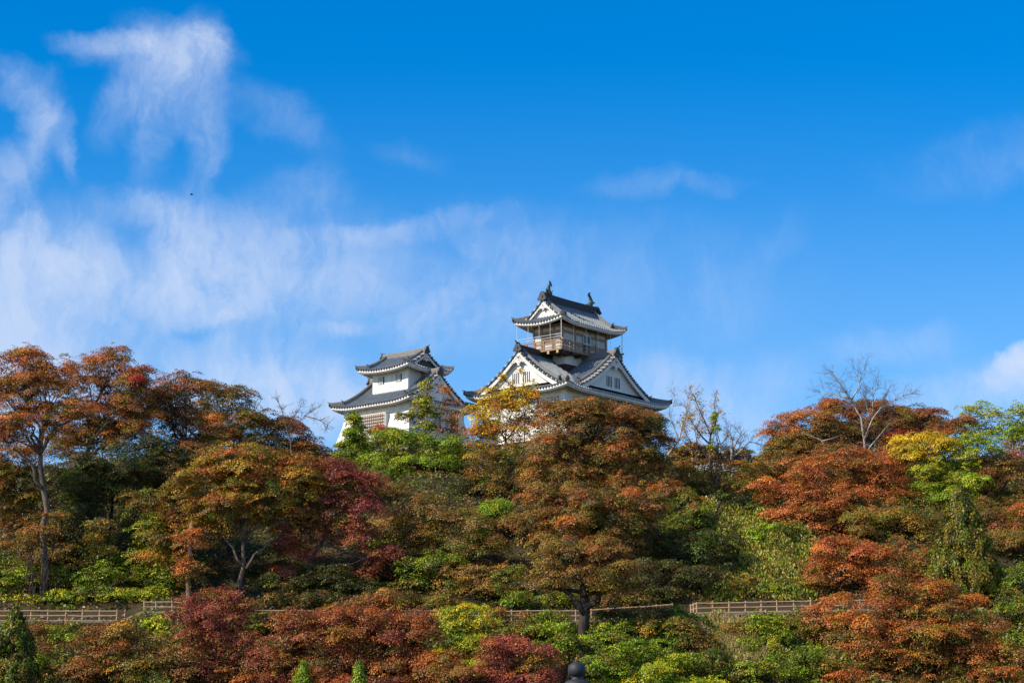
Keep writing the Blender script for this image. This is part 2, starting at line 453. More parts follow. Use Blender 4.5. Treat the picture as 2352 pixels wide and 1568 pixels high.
def end_tile(p, outdir, size, parent, horn=True, m=None):
    """demon-tile block at the end of a ridge with a forward, upcurved roll on top"""
    p = Vector(p); o = Vector((outdir[0], outdir[1], 0)).normalized(); s = Vector((o.y, -o.x, 0))
    mb = MB()
    prof = [(-.5, -.15), (-.62, .12), (-.46, .42), (-.34, .72), (-.12, .95), (.12, .95), (.34, .72), (.46, .42), (.62, .12), (.5, -.15)]
    vs = []
    for th in (-.14, .14):
        for (a, z) in prof:
            q = p + s * a * size + o * th * size; vs.append((q.x, q.y, q.z + z * size))
    n = len(prof)
    fs = [tuple(range(n))[::-1], tuple(range(n, 2 * n))] + [(i, (i + 1) % n, n + (i + 1) % n, n + i) for i in range(n)]
    mb.add(vs, fs)
    c = p + o * .18 * size
    mb.tube([c + Vector((0, 0, .35 * size)), c + o * .06 * size + Vector((0, 0, .35 * size))], .2 * size, 8)
    for sg in (-1, 1):
        c2 = p + s * sg * .55 * size + o * .05 * size
        mb.tube([c2 + Vector((0, 0, -.1 * size)), c2 + Vector((0, 0, .12 * size)) + s * sg * .1 * size], .13 * size, 6)
    if horn:
        b = p + Vector((0, 0, .9 * size))
        mb.tube([b - o * .4 * size, b + o * .1 * size, b + o * .35 * size + Vector((0, 0, .10 * size)), b + o * .5 * size + Vector((0, 0, .26 * size))],
                [.12 * size, .11 * size, .09 * size, .08 * size], 7)
    return mb.build('ridge_end_tile', m or M['tile_dark'], parent)

def gable(parent, k, rf_prof, half, plane, apex_z, base_z, verge, axis, slots=8, ornate=1.0, slot_h=1.1, slot_w=1.6, slot_z=.55, orn_mat=None, board=.34, wallm=None):
    """a triangular gable wall standing in 'plane' facing side k; rf_prof(b) gives roof height at half-distance b"""
    sg = -1 if k[0] == '-' else 1
    if axis == 'x': P = lambda b, off, z: (sg * (plane + off), b, z)
    else: P = lambda b, off, z: (b, sg * (plane + off), z)
    B = np.linspace(-half, half, 25)
    wall = MB()
    top = [P(b, 0, rf_prof(abs(b)) - .12) for b in B]; bot = [P(b, 0, min(base_z, rf_prof(abs(b)) - .12)) for b in B]
    wall.grid([bot, top])
    g = wall.build('gable_wall', wallm or M['plaster'], parent)
    bb = MB()
    for s in (-1, 1):
        pts = [P(s * b, verge - .12, rf_prof(b) - .10) for b in np.linspace(0.02, half + .15, 14)]
        bb.sweep(pts, [(-.07, -board - .12), (.07, -board - .12), (.07, -.02), (-.07, -.02)])
        pts = [P(s * b, verge - .34, rf_prof(b) - .10) for b in np.linspace(0.02, half + .1, 14)]
        bb.sweep(pts, [(-.16, -board * .55), (.16, -board * .55), (.16, -.04), (-.16, -.04)])
    bb.build('bargeboard', M['plaster'], parent)
    vt = MB()
    for s in (-1, 1):
        L = half + .25; m = int(L / .30)
        for i in range(m):
            b = L * (i + .5) / m
            p = Vector(P(s * b, verge + .10, rf_prof(b) + .05)); q = Vector(P(s * b, verge - .55, rf_prof(b) + .07))
            rib(vt, [p, q], .105, i % 2, i % 2)
        pts = [P(s * b, verge - .25, rf_prof(b) - .06) for b in np.linspace(0.0, half + .25, 14)]
        vt.sweep(pts, [(-.32, -.03), (.32, -.03), (.32, .05), (-.32, .05)])
    vt.build('verge_tiles', [M['tile_dark'], M['tile_pale']], parent)
    # pendant ornament under the apex
    om = MB(); s_ = ornate
    def blobp(b, z, r, th=.10):
        n = 10
        f1 = [P(b + r * math.cos(2 * math.pi * i / n), verge - .05, z + r * math.sin(2 * math.pi * i / n)) for i in range(n)]
        f2 = [P(b + r * math.cos(2 * math.pi * i / n), verge - .05 - th * 1.6, z + r * math.sin(2 * math.pi * i / n)) for i in range(n)]
        om.add(f1 + f2, [tuple(range(n)), tuple(range(n, 2 * n))[::-1]] + [(i, n + i, n + (i + 1) % n, (i + 1) % n) for i in range(n)])
    az = apex_z - .55 - board * .6
    for (b, z, r) in ((0, 0, .30), (-.28, -.26, .2), (.28, -.26, .2), (0, -.42, .24), (-.55, -.38, .14), (.55, -.38, .14), (-.8, -.52, .10), (.8, -.52, .10), (0, -.66, .14)):
        blobp(b * s_, az + z * s_, r * s_)
    om.build('gable_ornament', orn_mat or M['plaster'], parent)
    kb = MB()
    c = [P(.10 * s_ * math.cos(2 * math.pi * i / 8), verge - .02, az + .10 * s_ * math.sin(2 * math.pi * i / 8)) for i in range(8)]
    kb.add(c, [tuple(range(8))]); kb.build('boss', M['slot'], parent)
    if slots:
        pn = MB(); zc = base_z + slot_z + slot_h / 2
        per = slots // 2; gapw = .16 * slot_w; gw = (slot_w - gapw) / 2
        for gi in (-1, 1):
            for i in range(per):
                b = gi * (gapw / 2 + gw * (i + .5) / per)
                c = P(b, .012, zc)
                sz = (.02, gw / per * .46, slot_h) if axis == 'x' else (gw / per * .46, .02, slot_h)
                pn.box(c, sz)
        pn.build('lattice_slots', M['slot'], g)
    return g

def kept_rows(rf, pts): return pts

def irimoya(parent, name, hx, hy, z0, rise, g, axis, over, mats=None, ridge_h=.8, ridge_w=.5, ridge_mat=None, verge=.45, slots=0, fish=False,
            sag=.38, lift=.42, size=.55, ornate=.7, board=.28, slot_kw=None, gwall=None, ridge_top_tiles=True):
    """hip-and-gable roof; ridge along 'axis'"""
    run = hy if axis == 'x' else hx
    rf = Roof(hx, hy, z0, run, rise, sag, lift)
    mats = mats or [M['trough'], M['tile_pale'], M['tile'], M['tile_end_dark']]
    longs = ('-y', '+y') if axis == 'x' else ('-x', '+x'); ends = ('-x', '+x') if axis == 'x' else ('-y', '+y')
    Lend = (hx if axis == 'x' else hy)
    lim = Lend - g + verge
    mb = MB()
    for k in longs: roof_side(mb, rf, k, run, lim, g)
    for k in ends: roof_side(mb, rf, k, g + .25, None, None)
    roof = mb.build(name, mats, parent)
    for k in longs + ends: eaves(rf, k, over, roof, M['plaster'], M['cream'])
    prof = lambda b: rf.f(run - b, 99)
    apex = prof(0); base = rf.f(g, 99)
    for k in ends:
        half = run - g
        gable(roof, k, prof, half, Lend - g, apex, base - .05, verge, axis, slots=slots, ornate=ornate, board=board, wallm=gwall, **(slot_kw or {}))
    # ridges
    rb = MB(); e = lim + .05
    if axis == 'x': pts = [(t * e, 0, apex - .05 + .10 * t * t) for t in np.linspace(-1, 1, 9)]
    else: pts = [(0, t * e, apex - .05 + .10 * t * t) for t in np.linspace(-1, 1, 9)]
    rb.sweep(pts, RIDGE(ridge_w, ridge_h)); rb.build('ridge', ridge_mat or M['ridge'], roof)
    for sg in (-1, 1):
        od = (sg, 0) if axis == 'x' else (0, sg)
        end_tile((pts[0] if sg < 0 else pts[-1]), od, ridge_h * 1.15, roof, horn=not fish)
    # descending ridges beside the gables, then corner ridges along the hips
    for k in longs:
        L, D, mp = rf.side(k)
        for s in (-1, 1):
            a = s * (lim - .62)
            pts = [rf.pt(k, a, d, .06) for d in np.linspace(run - .1, g * .62, 8)]
            MB().sweep(pts, RIDGE(.34, .42)).build('descending_ridge', M['ridge'], roof)
            p0, p1 = Vector(pts[-2]), Vector(pts[-1])
            end_tile(pts[-1], ((p1 - p0).x, (p1 - p0).y), size, roof)
    for sx in (-1, 1):
        for sy in (-1, 1):
            pts = []
            for d in np.linspace(g * .95, .05, 7):
                pts.append((sx * (hx - d), sy * (hy - d), rf.f(d, d) + .06))
            pts.append((sx * (hx + .10), sy * (hy + .10), rf.f(0, 0) + .10))
            MB().sweep(pts, RIDGE(.32, .38)).build('corner_ridge', M['ridge'], roof)
            end_tile((sx * (hx + .06), sy * (hy + .06), rf.f(0, 0) + .10), (sx, sy), size * .72, roof)
    return rf, roof

def slot_window(parent, k, hx, hy, a, z, w, h, n=4, name='window', bar=M['plaster'], back=M['slot'], barfrac=.5, bay=0):
    """dark opening with n+1 bars in wall side k at along-offset a"""
    if k == '-x': P = lambda b, off: (-(hx + off), -b); S = lambda wd, dp, ht: (dp, wd, ht)
    elif k == '-y': P = lambda b, off: (b, -(hy + off)); S = lambda wd, dp, ht: (wd, dp, ht)
    fr = MB(); x, y = P(a, .012); fr.box((x, y, z), S(w, .02, h))
    o = fr.build(name, back, parent)
    if bay:
        x, y = P(a, -bay / 2 - .01); MB().box((x, y, z), S(w + .24, bay, h + .2)).build('bay_wall', M['cream'], o)
    bb = MB(); m = n + 1
    for i in range(1, n):
        x, y = P(a - w / 2 + w * i / n, .05); bb.box((x, y, z), S(w / n * barfrac, .07, h))
    bb.build('lattice_bars', bar, o)
    return o

def fish(parent, p, inward, h):
    """roof-ridge fish: head down on the ridge, body arched, tail fins high"""
    p = Vector(p); d = Vector((inward[0], inward[1], 0)).normalized()
    f = lambda a, z: p + d * a * h + Vector((0, 0, z * h))
    mb = MB()
    body = [(.22, -.05), (.13, .05), (.02, .16), (-.04, .30), (-.03, .45), (.03, .60), (.12, .74), (.20, .85), (.22, .93)]
    rad = [.14, .19, .19, .165, .135, .11, .085, .06, .03]
    mb.tube([f(a, z) for a, z in body], [r * h for r in rad], 10)
    s = Vector((d.y, -d.x, 0))
    def fin(pts, th=.025):
        vs = [f(a, z) + s * th * h for a, z in pts] + [f(a, z) - s * th * h for a, z in pts]
        n = len(pts)
        mb.add(vs, [tuple(range(n)), tuple(range(n, 2 * n))[::-1]] + [(i, (i + 1) % n, n + (i + 1) % n, n + i) for i in range(n)])
    fin([(.10, .78), (.05, .90), (.06, 1.04), (.16, .98), (.24, .92), (.33, .80), (.35, .62), (.30, .70), (.22, .78)])      # tail
    fin([(-.16, .08), (-.27, .22), (-.30, .36), (-.27, .46), (-.20, .34), (-.17, .22), (-.10, .14)])                       # dorsal fin
    fin([(.16, .02), (.30, .02), (.36, .10), (.24, .12), (.14, .16)])                                                      # snout
    for sg in (-1, 1):
        vs = [f(.05, .12) + s * sg * .17 * h, f(-.05, .20) + s * sg * .36 * h, f(.02, .30) + s * sg * .33 * h, f(.08, .22) + s * sg * .17 * h]
        vs2 = [v + d * .03 * h for v in vs]
        mb.add(vs + vs2, [(0, 1, 2, 3), (7, 6, 5, 4), (0, 4, 5, 1), (1, 5, 6, 2), (2, 6, 7, 3), (3, 7, 4, 0)])
    return mb.build('fish_ornament', M['bronze'], parent, smooth=False)

def walls(parent, name, hx, hy, z0, z1, m, flare=0.0, flare_h=2.0):
    mb = MB(); rows = []
    zs = [z1, z0 + flare_h] + [z0 + flare_h * (1 - t) for t in (.25, .5, .75, 1)] if flare else [z1, z0]
    for z in zs:
        t = max(0, (z0 + flare_h - z) / flare_h) if flare else 0
        f = flare * (t ** 1.15)
        X, Y = hx + f, hy + f
        rows.append([(-X, -Y, z), (X, -Y, z), (X, Y, z), (-X, Y, z), (-X, -Y, z)])
    mb.grid(rows)
    X, Y, z = rows[-1][1][0], rows[-1][2][1], zs[-1]
    mb.add([(-X, -Y, z), (X, -Y, z), (X, Y, z), (-X, Y, z)], [(3, 2, 1, 0)])
    return mb.build(name, m, parent)

# ------------------------------------------------------------------ the keep
ROT = R(50.8)
def build_keep():
    Yc = 257.0
    c = W(1307, 1000, Yc)
    near = 246.0
    z_eave = W(1307, 877, near).z - .42          # eave height at mid side
    zb = ground_z(c.x, Yc)
    base = zb - z_eave
    k = thing('castle_keep', 'tall white castle keep with balcony top storey, two big gables and fish ridge ornaments', 'castle', (c.x, Yc, z_eave), ROT)
    hx, hy = 9.7, 7.35
    # lower storey and stone base
    walls(k, 'lower_wall', hx - 1.45, hy - 1.45, -5.6, .25, M['plaster'], .8, 2.0)
    for a in (-4.2, -1.4, 1.4, 4.2):
        slot_window(k, '-x', hx - 1.45, hy - 1.45, a, -1.35, 1.5, 1.0, 7)
        slot_window(k, '-y', hx - 1.45, hy - 1.45, a, -1.35, 1.5, 1.0, 7)
        slot_window(k, '-x', hx - 1.45, hy - 1.45, a, -3.1, 1.5, 1.0, 7)
    rf = Roof(hx, hy, 0, 4.6, 2.35, .30, .42)
    mb = MB()
    for s in ('-x', '-y', '+x', '+y'): roof_side(mb, rf, s, 4.6)
    roof = mb.build('lower_roof', [M['trough'], M['tile_pale'], M['tile'], M['tile_end_dark']], k)
    for s in ('-x', '-y', '+x', '+y'): eaves(rf, s, 1.45, roof, M['plaster'], M['cream'])
    # two crossing gabled roofs
    AP = 4.75; G = 1.0; verge = .55
    for axis in ('x', 'y'):
        half = 5.35 if axis == 'x' else 6.2
        HW = half + .75
        def prof(b):
            t = max(0.0, 1 - b / HW); return .34 + (AP - .34) * (.62 * t + .38 * t * t)
        Lend = hx if axis == 'x' else hy
        lim = Lend - G + verge
        mb = MB()
        for sg in (-1, 1):
            P = (lambda a, b: (a, sg * b, prof(b))) if axis == 'x' else (lambda a, b: (sg * b, a, prof(b)))
            mb.grid([[P(a, b) for a in np.linspace(-lim, lim, 13)] for b in np.linspace(0, HW - .3, 12)])
            m = int(2 * lim / TILE)
            for i in range(m):
                a = -lim + 2 * lim * (i + .5) / m
                rib(mb, [P(a, b) for b in np.linspace(HW - .35, .05, 13)], .105, 2, None)
        g = mb.build('gable_roof', [M['trough'], M['tile_pale'], M['tile'], M['tile_end_dark']], roof)
        for sgn in ('-', '+'):
            gable(g, sgn + axis, prof, half, Lend - G, AP, .75, verge, axis, slots=8, ornate=1.15, slot_h=1.2, slot_w=2.65, slot_z=.35, board=.42)
        e = lim + .05
        pts = [((t * e, 0) if axis == 'x' else (0, t * e)) + (AP - .05 + .10 * t * t,) for t in np.linspace(-1, 1, 9)]
        MB().sweep(pts, RIDGE(.46, .66)).build('ridge', M['tile_brown'] if axis == 'x' else M['ridge'], g)
        for s in (-1, 1):
            end_tile(pts[0] if s < 0 else pts[-1], (s, 0) if axis == 'x' else (0, s), .88, g)
            for sb in (-1, 1):
                a = s * (lim - .75)
                P = (lambda b: (a, sb * b, prof(b) + .06)) if axis == 'x' else (lambda b: (sb * b, a, prof(b) + .06))
                dp = [P(b) for b in np.linspace(.2, half - .05, 9)]
                MB().sweep(dp, RIDGE(.36, .42)).build('descending_ridge', M['ridge'], g)
                v = Vector(dp[-1]) - Vector(dp[-2]); end_tile(dp[-1], (v.x, v.y), .6, g)
    for sx in (-1, 1):
        for sy in (-1, 1):
            pts = [(sx * (hx - d), sy * (hy - d), rf.f(d, d) + .06) for d in np.linspace(2.4, .05, 7)] + [(sx * (hx + .1), sy * (hy + .1), rf.f(0, 0) + .12)]
            MB().sweep(pts, RIDGE(.34, .40)).build('corner_ridge', M['ridge'], roof)
            end_tile(pts[-1], (sx, sy), .42, roof)
    before = set(k.children)
    # watchtower shaft
    DZ = 5.08                                            # deck underside
    walls(k, 'shaft_wall', 3.4, 1.85, 1.2, DZ - .9, M['timber_dark'])
    w = walls(k, 'flared_plaster', 3.55, 2.0, DZ - 1.15, DZ - .1, M['plaster'])
    slot_window(k, '-x', 3.4, 1.85, .6, DZ - 1.55, .9, .45, 3, 'window', M['timber'], M['slot'])
    # balcony
    bx, by = 5.75, 3.2
    deck = MB().box((0, 0, DZ + .12), (2 * bx, 2 * by, .20)).build('balcony_deck', M['timber'], k)
    for i in range(5):
        y = -by + .55 + i * (2 * by - 1.1) / 4
        for s in (-1, 1):
            MB().box((s * (bx - 1.05), y, DZ - .16), (2.1, .26, .32)).build('beam', M['timber_dark'], deck)
            MB().box((s * (bx + .03), y, DZ - .16), (.06, .30, .34)).build('beam_tip', M['timber_tip'], deck)
    for i in range(7):
        x = -bx + .55 + i * (2 * bx - 1.1) / 6
        for s in (-1, 1):
            MB().box((x, s * (by - .75), DZ - .17), (.26, 1.46, .32)).build('beam', M['timber_dark'], deck)
    rl = MB(); RT = DZ + 1.22
    for s in (-1, 1):
        for z in (DZ + .42, DZ + .80):
            rl.box((0, s * (by - .08), z), (2 * bx + .3, .09, .11)); rl.box((s * (bx - .08), 0, z + .002), (.09, 2 * by + .3, .11))
        rl.box((0, s * (by - .08), RT), (2 * bx + .6, .13, .12)); rl.box((s * (bx - .08), 0, RT + .003), (.13, 2 * by + .6, .12))
    rl.build('rail', M['timber'], deck)
    for s in (-1, 1):
        for i in range(8):
            x = -bx + .08 + i * (2 * bx - .16) / 7
            MB().box((x, s * (by - .08), DZ + .75), (.15, .15, 1.04)).build('post', M['timber'], deck)
        for i in range(1, 5):
            y = -by + .08 + i * (2 * by - .16) / 5
            MB().box((s * (bx - .08), y, DZ + .75), (.15, .15, 1.04)).build('post', M['timber'], deck)
    # top storey body
    tx, ty = 4.1, 2.05; T0, T1 = DZ + .22, DZ + 3.5
    body = walls(k, 'watchtower_wall', tx, ty, T0, T1, M['panel'])
    tb = MB()
    for z, h in ((T0 + .25, .3), (T0 + 1.12, .22), (T0 + 2.35, .30), (T1 - .22, .34)):
        tb.box((0, 0, z), (2 * tx + .10, 2 * ty + .10, h))
    for x in (-tx, -tx + 2.35, -.35 + 1.3, tx - 2.0, tx):
        for s in (-1, 1): tb.box((x, s * ty, (T0 + T1) / 2), (.22, .16, T1 - T0 - .01))
    for y in (-ty, -.9, .9, ty):
        for s in (-1, 1): tb.box((s * tx, y, (T0 + T1) / 2), (.16, .24, T1 - T0 - .013))
    tb.build('timber_frame', M['timber'], body)
    MB().box((.30, -ty - .06, T0 + 1.25), (1.15, .06, 2.0)).build('door', M['timber_dark'], body)
    wf = MB(); X0, X1, Z0, Z1 = -.30, .95, T0 + 1.45, T0 + 2.45
    for z in (Z0, Z1): wf.box(((X0 + X1) / 2, -ty - .13, z), (X1 - X0, .08, .09))
    for x in (X0, (X0 + X1) / 2, X1): wf.box((x, -ty - .13, (Z0 + Z1) / 2), (.08, .075, Z1 - Z0 - .1))
    wn_ = wf.build('window', M['pipe'], k)
    MB().box(((X0 + X1) / 2, -ty - .10, (Z0 + Z1) / 2), (X1 - X0, .03, Z1 - Z0)).build('pane', M['glass'], wn_)
    for x in (1.55, 1.85):
        MB().box((x, -ty - .10, T0 + 1.85), (.11, .06, .50)).build('notice_board', M['pipe'], k)
    slot_window(k, '-x', tx, ty, -.15, T0 + 1.75, 1.9, 1.15, 9, 'window', M['timber'], M['slot'], .42)
    MB().box((-tx - .1, 1.35, T0 + 1.75), (.05, .8, .55)).build('notice_board', M['pipe'], k)
    # thin poles that carry a safety rail round the balcony
    EZ = DZ + 3.7
    for (x, y) in [(-bx, -by), (bx, -by), (-bx, by), (bx, by)] + [(-bx + i * 2 * bx / 5, -by) for i in range(1, 5)] + [(-bx, -by + i * 2 * by / 4) for i in (1, 2, 3)] + [(bx, -by + i * 2 * by / 3) for i in (1, 2)]:
        MB().tube([(x, y, DZ + .2), (x, y, EZ + .1)], .022 if not (abs(x) == bx and abs(y) == by) else .045, 6).build('safety_pole', M['pipe'], k)
    for z in (RT + .32, RT + .62):
        for (p, q) in (((-bx, -by, z), (-bx, by, z)), ((bx, -by, z), (bx, by, z))):
            MB().tube([p, q], .028, 6).build('safety_rail', M['pipe'], k)
    # top roof
    rf2, top = irimoya(k, 'upper_roof', 6.0, 3.55, DZ + 3.5, 2.8, 1.3, 'x', 1.6, ridge_h=.8, ridge_w=.5, ridge_mat=M['tile_brown'], verge=.40, slots=0, fish=True, ornate=.72, board=.22, lift=.5)
    az = rf2.f(3.55, 99) + .70
    fish(k, (-3.97, 0, az), (1, 0), 1.7)
    fish(k, (3.95, 0, az), (-1, 0), 1.7)
    mr = MB().tube([(3.78, 0, az + 1.6), (3.78, 0, az + 2.1)], .015, 5).build('lightning_rod', M['pipe'], k)
    for ch in set(k.children) - before: ch.location.x += .3
    # stone base below
    sb = MB(); X, Y = hx - .9, hy - .9; z1 = -5.62; z0 = base - 1.5
    rows = []
    for t in np.linspace(0, 1, 5):
        z = lerp(z1, z0, t); f = 1.6 * t * t
        rows.append([(-X - f, -Y - f, z), (X + f, -Y - f, z), (X + f, Y + f, z), (-X - f, Y + f, z), (-X - f, -Y - f, z)])
    sb.grid(rows); sb.add([rows[0][i] for i in range(4)], [(0, 1, 2, 3)])
    sb.build('stone_base', M['stone'], k)
build_keep()

def build_turret():
    Yc = 253.3
    c = W(928, 1000, Yc)
    near = 245.0
    ze = W(928, 906, near + .4).z - .42
    k = thing('castle_turret', 'smaller white two storey castle turret with grey hip and gable roofs beside the keep', 'castle', (c.x, Yc, ze), R(49.5))
    hx, hy = 5.7, 6.15
    walls(k, 'lower_wall', hx - 1.15, hy - 1.15, -4.15, .2, M['plaster'], .75, 2.9)
    rf, lower = irimoya(k, 'lower_roof', hx, hy, 0, 3.65, 1.15, 'y', 1.15, ridge_h=.62, ridge_w=.42, ridge_mat=M['ridge'], verge=.42, slots=0, ornate=1.0, board=.32, size=.5)
    # upper body
    ux, uy = 2.35, 2.75; U0, U1 = 1.1, 4.35
    walls(k, 'upper_wall', ux, uy, U0, U1, M['plaster'])
    slot_window(k, '-x', ux, uy, -1.35, 3.3, .85, .85, 4, barfrac=.5)
    slot_window(k, '-x', ux, uy, 1.35, 3.3, .85, .85, 4, barfrac=.5)
    slot_window(k, '-y', ux, uy, .5, 3.4, .9, .7, 2, barfrac=.1)
    irimoya(k, 'upper_roof', 3.65, 4.0, U1 - .05, 2.05, .95, 'y', 1.05, ridge_h=.55, ridge_w=.40, ridge_mat=M['ridge'], verge=.36, slots=0, ornate=.55, board=.2, size=.45, gwall=M['tile_dark'])
    # windows of the lower storey
    lx, ly = hx - 1.15, hy - 1.15
    B_ = .58
    o = slot_window(k, '-x', lx + B_, ly, -.15, -2.25, 4.0, 2.3, 14, 'window', M['timber'], M['panel'], .22, B_)
    tr = MB()
    for z in (-3.1, -2.75, -2.4, -2.05, -1.7, -1.35): tr.box((-lx - B_ - .11, .15, z), (.05, 3.95, .07))
    tr.build('trellis', M['timber'], o)
    slot_window(k, '-y', lx, ly + B_, .3, -2.0, 1.0, 1.4, 5, 'window', M['plaster'], M['slot'], .6, B_)
    slot_window(k, '-y', lx, ly + B_, 2.2, -2.0, 1.5, 1.7, 2, 'window', M['slot'], M['glass'], .05, B_)
    sb = MB(); X, Y = lx - .25, ly - .25; z1 = -4.17; z0 = -8.5; rows = []
    for t in np.linspace(0, 1, 5):
        z = lerp(z1, z0, t); f = 1.3 * t * t
        rows.append([(-X - f, -Y - f, z), (X + f, -Y - f, z), (X + f, Y + f, z), (-X - f, Y + f, z), (-X - f, -Y - f, z)])
    sb.grid(rows); sb.build('stone_base', M['stone'], k)
    return k
build_turret()

#@@PLANTS@@
# ------------------------------------------------------------------ plants
C = dict(
 _=(0,0,0), rust=(.32,.094,.016), orange=(.44,.145,.016), redbrown=(.21,.068,.019), darkred=(.21,.045,.028), pinkred=(.36,.085,.055), red=(.36,.035,.022),
 brown=(.20,.096,.018), tan=(.30,.17,.05), olive=(.17,.125,.012), gold=(.36,.19,.014), green=(.095,.125,.008), bright=(.19,.255,.009),
 lime=(.34,.32,.012), yellow=(.70,.40,.014), dkgreen=(.042,.05,.006), dkolive=(.06,.05,.011), straw=(.42,.31,.11), salmon=(.42,.118,.032))
for _k in C: C[_k] = tuple(min(.8, v * (1.36 if _k in ('rust', 'orange', 'salmon', 'gold', 'lime', 'bright', 'redbrown', 'brown', 'olive', 'green') else 1.25)) for v in C[_k])
PAL = dict(
 orange=[('orange',3),('rust',5),('redbrown',2),('olive',1)],
 rust=[('rust',5),('redbrown',3),('brown',2),('orange',1),('olive',1)],
 redbrown=[('redbrown',5),('brown',3),('rust',2),('dkolive',1)],
 russet=[('redbrown',4),('darkred',3),('rust',3),('brown',1)],
 brown=[('brown',5),('redbrown',1.5),('rust',1.2),('olive',2.6),('dkolive',2.2)],
 browngreen=[('brown',4),('olive',4),('dkolive',3),('rust',1)],
 gold=[('gold',5),('olive',3),('rust',1.3),('brown',1),('green',1)],
 olive=[('olive',5),('green',2),('brown',2),('gold',1)],
 olivebrown=[('olive',3),('brown',4),('tan',2),('green',1)],
 darkred=[('darkred',5),('redbrown',3),('rust',1)],
 purple=[('darkred',4),('redbrown',3),('brown',2)],
 pink=[('pinkred',5),('darkred',2),('rust',2),('olive',.6)],
 salmon=[('salmon',5),('rust',3),('orange',1),('redbrown',1)],
 red=[('red',4),('rust',1)],
 green=[('green',5),('bright',2),('olive',1)],
 bright=[('bright',5),('green',3),('lime',1)],
 lime=[('lime',4),('bright',4),('green',1)],
 yellow=[('yellow',5),('gold',2),('lime',1)],
 yellowrust=[('yellow',3),('gold',3),('orange',2),('rust',1)],
 yellowgreen=[('lime',4),('yellow',2),('bright',2)],
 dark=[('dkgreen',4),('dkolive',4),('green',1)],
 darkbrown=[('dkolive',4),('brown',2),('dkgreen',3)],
 conifer=[('dkgreen',2.5),('green',3),('olive',2.5)],
 coniferolive=[('olive',4),('green',3),('dkolive',2)],
 vine=[('lime',3),('green',4),('olive',1.5)],
 scrub=[('green',3),('bright',2),('olive',3),('straw',1),('brown',1)])

def leaf_mesh(name, P, Nn, S, T, parent=None, aspect=.55, rng=None, up=None):
    n = len(P)
    Nn = Nn / (np.linalg.norm(Nn, axis=1, keepdims=True) + 1e-9)
    r = up if up is not None else rng.normal(size=(n, 3))
    t1 = r - Nn * np.sum(r * Nn, axis=1, keepdims=True)
    t1 /= (np.linalg.norm(t1, axis=1, keepdims=True) + 1e-9)
    t2 = np.cross(Nn, t1)
    S = S[:, None]
    V = np.empty((n, 4, 3), np.float32)
    V[:, 0] = P + t1 * S; V[:, 1] = P + t2 * S * aspect; V[:, 2] = P - t1 * S * .8; V[:, 3] = P - t2 * S * aspect
    me = bpy.data.meshes.new(name)
    me.vertices.add(4 * n); me.vertices.foreach_set('co', V.reshape(-1))
    me.loops.add(4 * n); me.loops.foreach_set('vertex_index', np.arange(4 * n, dtype=np.int32))
    me.polygons.add(n); me.polygons.foreach_set('loop_start', np.arange(0, 4 * n, 4, dtype=np.int32))
    me.polygons.foreach_set('loop_total', np.full(n, 4, np.int32))
    at = me.attributes.new('leaf_tone', 'FLOAT_COLOR', 'FACE')
    col4 = np.ones((n, 4), np.float32); col4[:, :3] = T
    at.data.foreach_set('color', col4.reshape(-1))
    me.materials.append(M['leaf']); me.update(calc_edges=True)
    o = bpy.data.objects.new(name, me); col.objects.link(o)
    if parent is not None: o.parent = parent
    return o

def pick(rng, pal, n):
    ks = [k for k, w in PAL[pal]]; w = np.array([w for k, w in PAL[pal]], float); w /= w.sum()
    return np.array([C[k] for k in ks])[rng.choice(len(ks), n, p=w)]

